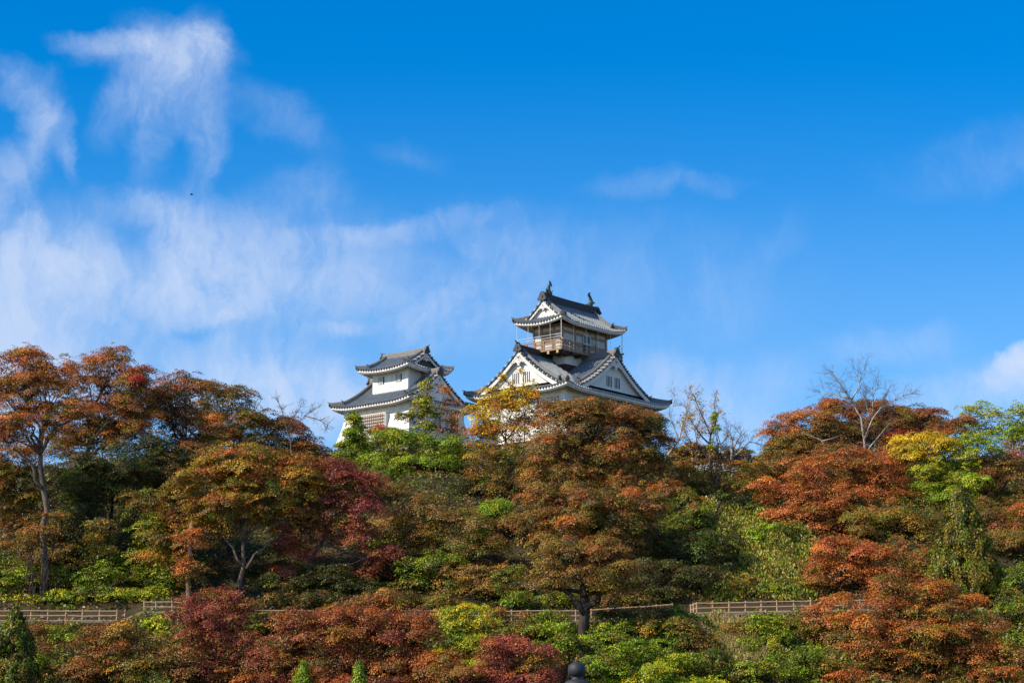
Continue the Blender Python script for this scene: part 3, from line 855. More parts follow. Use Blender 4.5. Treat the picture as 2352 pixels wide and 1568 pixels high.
def pads_leaves(rng, blobs, pal, pad, leaf, dens, flat=.42, droop=.18, fill=1.0, jit=.45):
    """blobs: (centre, radii, palette or None). Foliage sits on many small tilted pads spread over each blob."""
    Ps, Ns, Ss, Ts = [], [], [], []
    full = []
    for c, rad, bp in blobs:
        c = np.array(c); rad = np.array(rad) * rng.uniform(.88, 1.12, 3)
        c = c + rng.normal(size=3) * rad * .08
        full.append((c, rad, bp, 1.0))
        for _ in range(3):                                   # lesser clumps that break the outline
            d = rng.normal(size=3); d[2] = abs(d[2]) * .8 + .1; d[1] -= .3; d /= np.linalg.norm(d)
            full.append((c + d * rad * rng.uniform(.85, 1.1), rad * rng.uniform(.28, .5) * np.array((1.15, 1, .7)), (VAR[bp or pal][rng.integers(0, 2)] if (bp or pal) in VAR and rng.random() < .38 else bp), 1.25))
    for c, rad, bp, fk in full:
        rx, ry, rz = rad
        tone = rng.uniform(.82, 1.18) * (1 + .05 * rng.normal(size=3))
        area = 4 * math.pi * ((rx * ry) ** 1.6 / 3 + (rx * rz) ** 1.6 / 3 + (ry * rz) ** 1.6 / 3) ** (1 / 1.6)
        n = max(4, int(fill * fk * 1.12 * area / (math.pi * pad * pad * .55)))
        d = rng.normal(size=(n, 3)); d /= np.linalg.norm(d, axis=1, keepdims=True)
        flip = (d[:, 2] < 0) & (rng.random(n) < .5); d[flip, 2] *= -1
        back = (d[:, 1] > 0.35) & (rng.random(n) < .4); d[back, 1] *= -1
        q = c + d * rad * (reach := np.where(rng.random((n, 1)) < .24, rng.uniform(1.0, 1.38, (n, 1)), rng.uniform(.5, 1.02, (n, 1))))
        pt = pick(rng, bp or pal, n)
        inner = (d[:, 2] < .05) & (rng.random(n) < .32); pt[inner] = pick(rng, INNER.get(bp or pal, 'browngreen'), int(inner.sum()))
        pt = pt * rng.uniform(.72, 1.25, (n, 1)) * tone
        for i in range(n):
            a = pad * (rng.uniform(.5, 1.4) if reach[i, 0] < 1.05 else rng.uniform(.35, .75)); e = rng.uniform(.75, 1.4) if reach[i, 0] < 1.05 else rng.uniform(1.1, 1.7)
            m = int(dens * a * a * rng.uniform(.75, 1.2) * 66 * (.26 / leaf) ** 2 * (.55 if d[i, 1] > .4 else 1))
            if m < 3: continue
            w = d[i] * .42 + np.array((0, -.05, .85)) + rng.normal(size=3) * .2; w /= np.linalg.norm(w)
            u = np.cross(w, rng.normal(size=3)); u /= np.linalg.norm(u); v = np.cross(w, u)
            r = np.sqrt(rng.random(m)) * (1 + .15 * rng.normal(size=m)); th = rng.random(m) * 2 * math.pi
            x, y = r * np.cos(th) * a * e, r * np.sin(th) * a / e
            hh = flat * a * rng.uniform(.7, 1.3)
            z = hh * np.clip(1 - r * r, -.4, 1) * rng.random(m) + rng.normal(size=m) * .05 * a
            X = x[:, None] * u + y[:, None] * v
            Ps.append(q[i] + X + z[:, None] * w - np.array((0, 0, 1)) * (droop * (np.abs(x) + np.abs(y)) * .5)[:, None])
            Ns.append(X / a * .75 + w * .6 + d[i] * .3 + rng.normal(size=(m, 3)) * jit)
            Ss.append(leaf * rng.uniform(.55, 1.25, m) * .62)
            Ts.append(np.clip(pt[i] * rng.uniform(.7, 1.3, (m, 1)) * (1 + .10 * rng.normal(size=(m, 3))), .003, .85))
    LEAVES[0] += sum(map(len, Ps))
    return np.concatenate(Ps), np.concatenate(Ns), np.concatenate(Ss), np.concatenate(Ts)
LEAVES = [0]
VAR = dict(russet=('rust', 'darkred'), orange=('rust', 'rust'), rust=('orange', 'browngreen'), redbrown=('rust', 'browngreen'), brown=('browngreen', 'rust'), browngreen=('brown', 'olive'), gold=('olive', 'rust'), olive=('gold', 'browngreen'),
           olivebrown=('olive', 'brown'), darkred=('redbrown', 'pink'), purple=('darkred', 'redbrown'), pink=('rust', 'darkred'), salmon=('rust', 'orange'), bright=('lime', 'green'), lime=('bright', 'yellowgreen'),
           green=('bright', 'olive'), yellow=('yellow', 'yellowgreen'), yellowgreen=('yellow', 'lime'), dark=('conifer', 'darkbrown'), darkbrown=('dark', 'browngreen'))
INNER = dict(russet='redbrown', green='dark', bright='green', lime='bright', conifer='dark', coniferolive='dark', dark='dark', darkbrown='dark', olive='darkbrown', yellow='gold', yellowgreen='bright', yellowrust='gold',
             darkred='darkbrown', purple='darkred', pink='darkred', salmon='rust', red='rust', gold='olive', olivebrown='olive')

def wob(rng, a, b, n, amt):
    a, b = Vector(a), Vector(b); L = (b - a).length; pts = []
    for i in range(n + 1):
        t = i / n; p = a.lerp(b, t)
        if 0 < i < n: p += Vector(rng.normal(size=3)) * amt * L
        pts.append(p)
    return pts

def px_m(Y): return K * Y / .985
_seed = [11]
def rng_():
    _seed[0] += 7; return np.random.default_rng(_seed[0])

def world_blobs(Y, blobs, dz=.8):
    s = px_m(Y); out = []
    for b in blobs:
        cx, cy, rx, ry = b[:4]; dY = b[4] if len(b) > 4 and not isinstance(b[4], str) else 0
        bp = b[-1] if isinstance(b[-1], str) else None
        out.append((W(cx, cy, Y + dY), (rx * s * 1.0, max(1.2, rx * s * dz), ry * s * 1.18), bp))
    return out

def tree(name, label, cat, Y, base, pal, blobs, r=.28, pad=.8, leaf=.132, dens=.92, bark='bark', group=None, limbs=None, flat=.42, droop=.18, fill=1.0, twigs=6, jit=.45, dz=.8):
    rng = rng_(); s = px_m(Y)
    x0 = W(base, 1300, Y).x; z0 = ground_z(x0, Y)
    wb = world_blobs(Y, blobs, dz)
    o = thing(name, label, cat, (x0, Y, z0), 0, group); org = Vector((x0, Y, z0))
    P, Nn, S, T = pads_leaves(rng, wb, pal, pad, leaf, dens, flat, droop, fill, jit)
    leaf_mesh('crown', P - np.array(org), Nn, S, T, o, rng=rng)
    # trunk, then one limb into each clump of the crown
    mb = MB(); cen = sum((b[0] for b in wb), Vector((0, 0, 0))) / len(wb); low = min(b[0].z for b in wb)
    if limbs:
        raw = [Vector((x0, Y, z0 - .4))] + [W(a, b, Y - .3) for a, b in limbs[0]]; joints = []
        for a_, b_ in zip(raw, raw[1:]): joints += wob(rng, a_, b_, 2, .04)[:-1]
        joints.append(raw[-1])
    else:
        fk = Vector((lerp(x0, cen.x, .55), Y + .1, max(z0 + 1.2, min(low, lerp(z0, cen.z, .72)))))
        joints = [Vector((x0, Y, z0 - .4))] + wob(rng, (x0, Y, z0 + .5), fk, 3, .035)
    L = len(joints)
    mb.tube([j - org for j in joints], [r * (1.35 if i == 0 else 1) * (1 - .42 * i / L) for i in range(L)], 8)
    for extra in (limbs[1:] if limbs else []):
        raw = [W(a, b, Y - .6) for a, b in extra]; pp = []
        for a_, b_ in zip(raw, raw[1:]): pp += wob(rng, a_, b_, 3, .07)[:-1]
        pp.append(raw[-1]); m = len(pp)
        mb.tube([p - org for p in pp], [r * .55 * (1 - .6 * i / m) for i in range(m)], 6)
    top = joints[-1]
    for c, rad, bp in wb:
        # leave from the trunk point below the clump
        st = min(joints[1:], key=lambda j: (j - c).length + (3 if j.z > c.z else 0))
        pts = wob(rng, st, Vector(c) + Vector((0, 0, rad[2] * .2)), 4, .06)
        rr = r * .42
        mb.tube([p - org for p in pts], [rr * (1 - .75 * i / 4) for i in range(5)], 5, cap=False)
        for _ in range(twigs):
            i = rng.integers(1, 4); p = pts[i]; d = rng.normal(size=3); d[2] = abs(d[2]) * .7; d /= np.linalg.norm(d)
            e = Vector(c) + Vector(d * np.array(rad)) * .95
            mb.tube([q - org for q in wob(rng, p, e, 3, .08)], [rr * .35, rr * .26, rr * .16, rr * .06], 4, cap=False)
    mb.build('trunk', M[bark], o, smooth=True)
    return o

def shrub(name, label, cat, Y, pal, blobs, pad=.55, leaf=.145, dens=.95, group=None, fill=1.0, flat=.42, jit=.6, dz=.8, droop=.15):
    rng = rng_(); wb = world_blobs(Y, blobs, dz)
    cen = sum((b[0] for b in wb), Vector((0, 0, 0))) / len(wb)
    z0 = ground_z(cen.x, Y); org = Vector((cen.x, Y, z0))
    o = thing(name, label, cat, org, 0, group)
    P, Nn, S, T = pads_leaves(rng, wb, pal, pad, leaf, dens, flat, droop, fill, jit)
    leaf_mesh('crown', P - np.array(org), Nn, S, T, o, rng=rng)
    mb = MB()
    roots = []
    for c, rad, bp in wb:
        for _ in range(4):
            e = Vector(c) + Vector(rng.normal(size=3) * np.array(rad) * .45)
            a = Vector((lerp(cen.x, e.x, .4), Y + rng.normal() * .3, 0)); a.z = ground_z(a.x, a.y) - .2; roots.append(a)
            mb.tube([p - org for p in wob(rng, a, e, 3, .06)], [.07, .05, .04, .02], 5, cap=False)
    roots.sort(key=lambda v: v.x)
    mb.tube([q - org for q in roots], .05, 4, cap=False)
    mb.build('stems', M['bark_dark'], o)
    return o

def conifer(name, label, Y, cx, top, bot, rx, pal, leaf=.17, dens=1.2, group=None, columns=1.0, drape=.0):
    """narrow evergreen: whorls of upswept sprays on a straight stem"""
    rng = rng_(); s = px_m(Y); x0 = W(cx, 1400, Y).x; z0 = ground_z(x0, Y)
    zt = W(cx, top, Y).z; zb = max(z0 + .3, W(cx, bot, Y).z); Rm = rx * s; H = zt - zb
    o = thing(name, label, 'conifer', (x0, Y, z0), 0, group)
    Ps, Ns, Ss, Ts, Us = [], [], [], [], []
    n = int(70 * columns * max(1, H * Rm / 6))
    for i in range(n):
        t = rng.random() ** .8
        rr = Rm * (1 - t) ** .75 * rng.uniform(.55, 1.08) + .1
        th = rng.random() * 2 * math.pi
        p = np.array((rr * math.cos(th), rr * math.sin(th), zb - z0 + H * t + rng.normal() * .1))
        a = (.34 + .3 * Rm / 3 * rng.random()) * (1 - .45 * t); m = int(46 * dens * (a / .4) ** 2 * (.17 / leaf) ** 2)
        q = rng.normal(size=(m, 3)) * np.array((a * .42, a * .42, a * .62))
        q[:, 2] -= drape * np.abs(q[:, 0])
        out = np.array((math.cos(th), math.sin(th), .35))
        tone = pick(rng, pal, 1)[0] * rng.uniform(.75, 1.25)
        Ps.append(p + q); Ns.append(out * .9 + rng.normal(size=(m, 3)) * .55 + q / a * .5); Ss.append(leaf * rng.uniform(.5, 1.1, m))
        Ts.append(np.clip(tone * rng.uniform(.7, 1.3, (m, 1)) * (1 + .08 * rng.normal(size=(m, 3))), .003, .8))
        Us.append(np.tile((0, 0, 1.0), (m, 1)) + rng.normal(size=(m, 3)) * .5)
    leaf_mesh('crown', np.concatenate(Ps), np.concatenate(Ns), np.concatenate(Ss), np.concatenate(Ts), o, .42, rng, np.concatenate(Us))
    MB().tube([(0, 0, -.4), (0, 0, zt - z0 - .3)], [.05 + Rm * .09, .02], 8).build('trunk', M['bark_dark'], o, smooth=True)
    return o

def bare_tree(name, label, Y, base, limbs, r=.16, bark='bark_white', twig=.5, leaves=None, depth=4, spread=.55, base_y=None):
    """leafless tree: given main limbs in order, then forking twigs grown from them"""
    rng = rng_(); x0 = W(base, 1100, Y).x; z0 = ground_z(x0, Y)
    if base_y: z0 = min(z0, W(base, base_y, Y).z)
    org = Vector((x0, Y, z0)); o = thing(name, label, 'bare tree', org)
    mb = MB(); tw = MB(); tips = []
    def grow(p, d, L, rad, n):
        e = p + d * L
        mid = p.lerp(e, .5) + Vector(rng.normal(size=3)) * L * .07
        tw.tube([p - org, mid - org, e - org], [rad, rad * .8, rad * .55], 4, cap=False)
        tips.append(e)
        if n <= 0: return
        for _ in range(rng.integers(2, 4)):
            nd = (d + Vector(rng.normal(size=3)) * spread + Vector((0, 0, .12))).normalized()
            grow(p.lerp(e, rng.uniform(.45, 1)), nd, L * rng.uniform(.55, .85), rad * .6, n - 1)
    first = [Vector((x0, Y, z0 - .3))] + [W(a, b, Y) for a, b in limbs[0]]
    for li, lb in enumerate(limbs):
        pts = first if li == 0 else [W(a, b, Y + rng.normal() * .25) for a, b in lb]
        m = len(pts); r0 = r if li == 0 else r * .55
        fine = []
        for i in range(m - 1):
            for q in wob(rng, pts[i], pts[i + 1], 2, .03)[:-1]: fine.append(q)
        fine.append(pts[-1]); k = len(fine)
        mb.tube([p - org for p in fine], [max(.025, r0 * (1 - .82 * i / (k - 1))) for i in range(k)], 7)
        for i in range(max(1, k // 3), k):
            for _ in range(5):
                t = (fine[i] - fine[max(0, i - 1)]); t.normalize()
                d = (t + Vector(rng.normal(size=3)) * spread * 1.2).normalized()
                grow(fine[i], d, twig * rng.uniform(.6, 1.4), max(.016, r0 * .22 * (1 - .6 * i / k)), depth - 1)
    mb.add(tw.v, tw.f, 1)
    mb.build('trunk', [M[bark], M['twig']], o, smooth=True)
    if leaves:
        pal, per = leaves; Ps = []
        for t in tips:
            if rng.random() < per: Ps.append(np.array(t - org) + rng.normal(size=(3, 3)) * .12)
        if Ps:
            P = np.concatenate(Ps); n = len(P)
            leaf_mesh('leaves', P, rng.normal(size=(n, 3)), rng.uniform(.07, .14, n), pick(rng, pal, n), o, rng=rng)
    return o

MAPLE = 'maples on the hillside'
# --- upper left wood
tree('maple_tree', 'tall orange maple with forked grey trunk at the left end of the hill', 'maple', 201.5, 97, 'orange',
     [(55,855,75,45),(25,925,80,45),(110,905,75,50),(70,985,95,40),(150,960,60,40),(-10,1010,60,45),(120,860,55,40)], r=.34, pad=.85, limbs=[[(103,1300),(97,1210),(101,1130),(92,1040)],[(95,1120),(70,1060),(30,1030)],[(93,1040),(120,990),(165,960)],[(93,1040),(60,1000)]])
tree('maple_tree', 'rust red maple with the highest pointed top in the left wood', 'maple', 214, 195, 'rust',
     [(255,850,60,45),(205,895,70,45),(280,905,70,50),(215,965,85,40),(310,960,60,45),(160,1010,60,35),(290,1010,70,35),(318,870,26,26),(316,878,13,8,-2,'red')], r=.34, limbs=[[(195,1150),(190,1080),(205,1020)],[(190,1080),(225,1030),(270,1000)]])
tree('maple_tree', 'red brown maple on the skyline right of the pointed rust maple', 'maple', 218, 440, 'redbrown',
     [(385,905,55,38),(430,915,60,40),(370,970,70,45),(450,985,75,45),(400,1040,90,40,1,'browngreen'),(350,930,40,40)], r=.26, bark='bark_red', limbs=[[(448,1150),(440,1080),(428,1020)]])
tree('maple_tree', 'dark olive brown tree with rounded skyline crown left of the turret', 'tree', 228, 540, 'browngreen',
     [(500,915,55,32),(545,930,45,35),(520,975,70,40),(570,985,40,30),(470,960,45,40),(540,1030,70,35)], r=.25)
tree('maple_tree', 'purplish red brown tree reaching towards the white turret corner', 'tree', 230, 650, 'redbrown',
     [(610,985,50,40),(655,1000,55,35),(600,1045,70,40),(680,1050,55,35),(705,1030,35,30),(725,1060,28,26),(640,1085,75,35),(700,1095,45,35)], r=.22)
bare_tree('bare_tree', 'thin leafless branches above the purplish tree beside the turret', 226, 668, [[(668,1010),(655,975),(640,925)],[(664,995),(690,965),(720,940)],[(700,955),(735,965),(752,975)],[(660,985),(690,935)]], r=.11, bark='bark', twig=.55)
tree('maple_tree', 'small olive tree with yellow patches behind the forked orange maple', 'tree', 216, 250, 'olive', [(240,1000,60,30),(180,1035,60,26),(230,985,40,22,-1,'gold')], r=.16)
# dark wood in shade below them
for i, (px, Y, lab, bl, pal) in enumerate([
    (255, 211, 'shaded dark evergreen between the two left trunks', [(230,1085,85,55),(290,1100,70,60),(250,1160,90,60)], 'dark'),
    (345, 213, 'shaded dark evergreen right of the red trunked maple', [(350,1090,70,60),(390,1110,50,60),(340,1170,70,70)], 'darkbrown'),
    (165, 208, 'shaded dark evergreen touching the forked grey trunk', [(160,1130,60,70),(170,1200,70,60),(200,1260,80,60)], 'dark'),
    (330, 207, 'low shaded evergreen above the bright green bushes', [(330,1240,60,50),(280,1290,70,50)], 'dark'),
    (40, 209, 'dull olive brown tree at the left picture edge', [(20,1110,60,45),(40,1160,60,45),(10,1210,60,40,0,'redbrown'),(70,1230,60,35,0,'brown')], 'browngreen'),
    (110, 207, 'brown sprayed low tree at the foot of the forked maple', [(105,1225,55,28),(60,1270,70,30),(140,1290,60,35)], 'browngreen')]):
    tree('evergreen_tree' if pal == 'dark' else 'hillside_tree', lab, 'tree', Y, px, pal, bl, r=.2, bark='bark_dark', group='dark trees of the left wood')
tree('maple_tree', 'yellow green maple of drooping layered sprays left of the golden maple', 'maple', 202, 355, 'gold',
     [(335,1165,42,26,0,'olive'),(365,1200,45,25),(330,1215,45,24,0,'lime'),(370,1250,45,28,0,'olive'),(345,1285,40,24),(395,1290,35,26)], r=.12, pad=.75)
shrub('layered_shrub', 'yellow green sprays in front of the dark evergreen', 'shrub', 203, 'olive', [(240,1215,36,14),(225,1245,30,14),(245,1270,28,16)], pad=.6)
tree('maple_tree', 'big golden olive maple with twin pale limbs, left of the dark red maple', 'maple', 202, 548, 'gold',
     [(530,1065,75,38),(600,1060,70,36),(470,1105,70,40),(560,1110,85,45),(660,1085,65,40),(420,1160,60,45),(520,1165,85,45),(620,1150,80,45),(700,1120,45,40),(440,1225,60,40),(545,1190,60,28),(660,1195,60,34)],
     r=.25, pad=.75, fill=1.05, bark='bark', limbs=[[(552,1330),(560,1300),(558,1240)],[(566,1305),(605,1260),(645,1225)],[(556,1300),(520,1240),(505,1205)],[(558,1240),(562,1180),(572,1150)]])
tree('cedar_tree', 'straight reddish trunked tree with a thin rust crown beside the golden maple', 'tree', 199.0, 430, 'rust',
     [(440,1255,32,30),(425,1300,30,24),(455,1320,40,24,0,'brown')], r=.25, bark='bark_red', limbs=[[(431,1330),(436,1270),(440,1200)]], pad=.7)
shrub('layered_shrub', 'brown leaf sprays crossing the grey trunk at the left', 'shrub', 200.4, 'brown', [(100,1222,36,9),(125,1185,28,8,0,'browngreen'),(70,1245,30,9)], pad=.4, fill=.8, dens=.8)
# --- bushes above the left wall
for lab, Y, pal, bl in [
    ('glossy bright green bush below the drooping yellow green maple', 202.4, 'bright', [(325,1295,45,36),(370,1320,55,40),(385,1350,45,34)]),
    ('leafy green bush in the middle of the bank above the left wall', 202.4, 'green', [(205,1345,50,36),(240,1370,55,26),(260,1325,40,36)]),
    ('green bush at the left picture edge above the stone wall', 202.4, 'green', [(20,1315,50,40),(55,1345,50,36),(10,1360,60,30)]),
    ('clipped yellow green hedge row along the top of the left wall', 201.2, 'lime', [(170,1374,50,13),(255,1372,55,14),(330,1372,46,15),(70,1378,55,11)]),
    ('dark green bush at the foot of the forked grey trunk', 202.8, 'conifer', [(140,1365,36,30),(140,1335,36,30)])]:
    shrub('bush' if 'hedge' not in lab else 'hedge', lab, 'hedge' if 'hedge' in lab else 'bush', Y, pal, bl, group='bushes above the left wall', leaf=.15)
# --- left centre
tree('maple_tree', 'dark crimson maple of layered sprays in the left centre of the hill', 'maple', 203.5, 705, 'darkred',
     [(765,1095,45,35),(800,1120,55,36),(850,1135,45,30),(760,1150,60,32),(830,1170,65,30),(700,1225,60,26),(760,1210,60,28),(660,1265,40,24),(820,1235,55,30),(690,1275,40,22,0,'pink'),(860,1280,50,24),(650,1325,32,22,0,'pink'),(900,1290,36,22),(830,1320,50,20),(700,1180,45,25)],
     r=.2, pad=.85, limbs=[[(702,1330),(712,1290),(750,1230)],[(712,1290),(690,1250)],[(740,1250),(800,1270),(850,1290)]])
# --- around the turret
rng0 = rng_()
shrub('ivy_covered_trunk', 'column of bright green ivy climbing in front of the turret wall', 'ivy', 240, 'bright', [(812,972,14,16),(816,1000,22,24),(824,1030,32,28),(834,1062,42,30)], pad=.5, leaf=.19, dens=1.5, fill=1.5)
shrub('bush', 'green bush at the left foot of the turret', 'bush', 239, 'green', [(785,1060,36,20),(800,1085,50,26),(770,1080,20,20)], pad=.7)
tree('maple_tree', 'bright green layered maple below the turret', 'maple', 232, 985, 'bright',
     [(900,1020,50,24),(960,1025,55,26),(1020,1030,55,24),(880,1060,50,26),(950,1070,65,30),(1020,1075,55,26),(905,1105,50,24),(985,1105,60,24,0,'lime'),(960,1140,45,20,0,'lime'),(1040,1060,45,24),(1030,1115,50,20),(1010,1155,45,16,0,'lime')], r=.2, pad=.85)
tree('vine_clad_tree', 'thin upright tree with yellow green leaves against the turret roof', 'tree', 238.5, 985, 'vine',
     [(978,895,13,20),(972,930,22,20),(955,955,30,16),(985,960,24,26),(975,990,30,18),(930,960,20,10)], r=.1, pad=.36, leaf=.16, dens=1.0, fill=.8)
tree('vine_clad_tree', 'thin red brown tree beside the yellow green one in front of the turret', 'tree', 238.8, 1030, 'rust',
     [(1020,905,20,14),(1035,930,24,18),(1025,965,26,20),(1045,995,24,18),(1015,1000,20,14)], r=.09, pad=.42, leaf=.17, dens=.7, fill=.5)
shrub('bush', 'salmon red bush under the trellis window of the turret', 'bush', 239.5, 'salmon', [(878,995,24,14),(885,1010,28,12)], pad=.45, leaf=.145)
tree('maple_tree', 'golden yellow maple between the turret and the keep', 'maple', 231, 1165, 'yellow',
     [(1100,945,30,24),(1140,915,40,20),(1190,915,42,20),(1120,975,42,28),(1170,950,45,26,0,'yellowrust'),(1225,925,30,24,0,'yellowrust'),(1160,1000,55,26,0,'yellowrust'),(1210,975,45,30,0,'rust'),(1110,1010,36,20,0,'rust')], r=.17, pad=.7, leaf=.15, dens=.85, fill=.85)
bare_tree('bare_tree', 'twiggy thin stem rising in front of the left keep gable', 230, 1205, [[(1205,1000),(1207,930),(1198,860)],[(1206,940),(1180,890),(1160,875)],[(1206,930),(1222,890)]], r=.07, bark='bark', twig=.4, leaves=('yellow', .2))
tree('hillside_tree', 'olive green tree with slim pale stems below the golden maple', 'tree', 224, 1165, 'olive',
     [(1110,1060,45,30),(1165,1050,45,30),(1120,1110,50,32),(1190,1095,45,40),(1140,1145,50,26,0,'browngreen'),(1075,1130,40,30,0,'dark')], r=.14, bark='bark_pale', pad=.75, fill=.75, limbs=[[(1175,1160),(1182,1110),(1190,1060)],[(1165,1160),(1150,1110),(1100,1070)],[(1180,1150),(1205,1080)]])
tree('hillside_tree', 'lime green spray leaning over the dark slanting trunk', 'tree', 212, 1195, 'lime', [(1120,1175,40,14),(1140,1162,30,10),(1100,1195,30,12,0,'bright'),(1160,1200,30,16,0,'green')], r=.24, bark='bark_dark', pad=.6, limbs=[[(1195,1340),(1170,1265),(1140,1200)]])
# --- central brown maples
tree('maple_tree', 'broad rust brown maple covering the foot of the keep', 'maple', 220, 1375, 'brown',
     [(1285,950,50,22),(1345,946,60,22),(1410,958,65,22),(1475,984,46,26),(1505,985,28,26,0,'darkbrown'),(1275,975,55,34),(1350,980,75,38),(1430,1000,70,38),(1490,1030,45,36),(1265,1035,60,36),(1340,1045,75,40),(1420,1065,75,38),(1500,1085,40,30),(1290,1095,65,36),(1375,1115,80,36),(1240,1085,40,30,0,'browngreen'),(1330,1135,70,34),(1440,1130,70,34),(1500,1140,44,34,0,'browngreen'),(1250,1130,45,30)],
     r=.36, bark='bark_dark', pad=.8, flat=.42, dz=1.2)
tree('maple_tree', 'rust brown maple on the middle slope below the keep maple', 'maple', 204, 1390, 'brown',
     [(1230,1160,50,34),(1290,1165,60,34),(1360,1165,70,34),(1440,1160,60,34),(1500,1170,40,30,0,'browngreen'),(1230,1215,50,30),(1310,1220,65,30),(1390,1215,60,30,0,'browngreen'),(1470,1220,50,28,0,'darkbrown'),(1270,1190,50,28),(1345,1195,60,28,0,'browngreen'),(1425,1190,60,28),(1260,1250,50,26,0,'olivebrown'),(1340,1250,60,26),(1420,1255,60,26,0,'browngreen')],
     r=.42, bark='bark_dark', pad=.8, flat=.42, dz=1.3, limbs=[[(1340,1275),(1385,1190),(1395,1130)],[(1370,1220),(1330,1180)]])
tree('maple_tree', 'rust brown maple with thick dark trunk standing below the path', 'maple', 187.5, 1345, 'brown',
     [(1260,1275,50,28,0,'browngreen'),(1320,1270,60,30),(1390,1275,60,28),(1290,1325,55,28),(1360,1325,65,30),(1430,1315,50,26),(1250,1350,45,24,0,'olivebrown'),(1400,1360,50,22,0,'browngreen')],
     r=.52, bark='bark_dark', pad=.8, flat=.42, limbs=[[(1340,1440),(1344,1395),(1341,1330)],[(1343,1410),(1310,1365),(1285,1340)],[(1344,1395),(1385,1350),(1410,1325)],[(1342,1370),(1355,1310),(1375,1270)]])
tree('hillside_tree', 'thin olive tan tree left of the slanting trunk', 'tree', 205, 1020, 'olivebrown',
     [(960,1180,55,30),(1020,1200,60,34),(1080,1215,55,34),(960,1235,50,28),(1050,1260,60,30),(1110,1270,50,30)], r=.15, bark='bark', pad=.8, fill=1.1, limbs=[[(1010,1340),(1022,1300),(1030,1240)],[(1024,1290),(1060,1255)]])
tree('hillside_tree', 'low olive tan tree above the middle fence', 'tree', 201.5, 1085, 'olivebrown', [(1060,1320,50,24),(1110,1340,55,26),(1170,1330,45,24),(1140,1370,55,20,0,'olive')], r=.12, pad=.65, fill=.8)
shrub('bush', 'green bush in the hollow left of the slanting trunk', 'bush', 203, 'green', [(950,1310,45,26),(990,1350,45,26),(930,1350,40,26,0,'olive')])
shrub('bush', 'bright green bush left of the thick dark trunk', 'bush', 199.8, 'bright', [(1285,1385,30,18),(1300,1370,24,14)], pad=.5)
shrub('bush', 'shaded olive bush under the crimson maple', 'bush', 202.5, 'dark', [(760,1330,60,30),(700,1350,50,26),(830,1365,60,24),(620,1360,50,26)])
# --- hollow right of centre; dark leaf palette paints in the maple's cast shade
for i, (px, Y, lab, bl) in enumerate([
    (1510, 206, 'shade darkened tree right of the rust brown maple', [(1500,1260,50,36),(1550,1270,60,40)]),
    (1600, 205, 'shade darkened tree beside the pale bamboo grass', [(1610,1260,55,36),(1660,1275,50,36)]),
    (1520, 201, 'low shade darkened tree above the right fence', [(1490,1330,55,34),(1560,1330,60,36),(1620,1345,50,30)])]):
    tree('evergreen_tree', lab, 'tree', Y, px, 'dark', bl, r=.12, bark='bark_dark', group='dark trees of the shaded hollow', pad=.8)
tree('evergreen_tree', 'dark evergreen on the slope above the pale bamboo grass', 'tree', 220, 1690, 'dark', [(1680,1165,40,28),(1720,1180,45,28),(1640,1190,45,24),(1750,1170,26,24)], r=.13, bark='bark_dark', pad=.75)
tree('hillside_tree', 'olive tree with amber patches under the broken white snag', 'tree', 222, 1655, 'olive', [(1640,1110,45,22,0,'gold'),(1690,1090,45,26),(1670,1130,50,24),(1590,1140,45,24,0,'browngreen'),(1730,1120,30,22)], r=.13, pad=.75, fill=.85)
tree('hillside_tree', 'small amber brown tree right of the keep maple', 'tree', 226, 1575, 'gold', [(1560,1085,30,22),(1580,1110,36,24,0,'browngreen'),(1550,1130,30,22,0,'rust'),(1545,1180,40,20,0,'olive')], r=.11, pad=.65, fill=.8)
tree('hillside_tree', 'green leaved tree with a dark forked trunk left of the bamboo grass', 'tree', 213, 1630, 'green', [(1560,1200,50,22),(1610,1185,45,22),(1520,1225,40,18)], r=.22, bark='bark_dark', pad=.7, fill=.8, limbs=[[(1630,1215),(1640,1180),(1655,1150)],[(1640,1190),(1660,1170)]])
# --- bare trees beside the keep
bare_tree('bare_tree', 'slender leafless tree leaning beside the right corner of the keep', 240, 1525, [[(1530,1050),(1560,1010),(1575,960),(1580,915)],[(1560,1010),(1540,960),(1550,910)],[(1570,980),(1600,940)],[(1545,1030),(1525,990)]], r=.15, twig=.62, base_y=1090)
bare_tree('bare_tree', 'leafless tree with tufts of green ivy right of the keep', 221, 1628, [[(1629,1190),(1627,1130),(1630,1060),(1632,1000),(1610,950),(1592,905)],[(1632,1000),(1645,965),(1640,925)],[(1630,1020),(1600,985),(1585,960)],[(1630,1040),(1665,1010)]], r=.17, bark='bark', twig=.6, base_y=1230, leaves=('yellowrust', .10))
shrub('ivy', 'tufts of fresh green ivy on the leafless tree', 'ivy', 220.6, 'bright', [(1640,962,8,12),(1646,988,7,8),(1634,1028,7,7)], pad=.28, leaf=.14, fill=.7, dz=1.0)
bare_tree('bare_tree', 'small twiggy leafless tree between the two taller bare trees', 238, 1595, [[(1597,1060),(1600,1010),(1592,970)],[(1599,1020),(1615,985)],[(1598,1035),(1578,1000),(1570,975)]], r=.1, bark='bark', twig=.55, base_y=1100, leaves=('yellowrust', .08))
bare_tree('bare_tree', 'broken white barked snag on the rocky crest', 241, 1680, [[(1680,1060),(1682,1010),(1672,985)],[(1681,1040),(1700,1000),(1690,985)],[(1684,1050),(1720,1015),(1750,1020)],[(1690,1040),(1710,1005)]], r=.2, twig=.5, base_y=1090)
shrub('bush', 'flat olive brown bush on top of the rocky crest', 'bush', 243, 'browngreen', [(1590,1035,42,13),(1635,1045,40,14),(1560,1045,26,14)], pad=.6)
shrub('bush', 'small round dark bush on the skyline left of the right wood', 'bush', 245, 'browngreen', [(1705,1045,28,13),(1690,1050,18,10)], pad=.5)
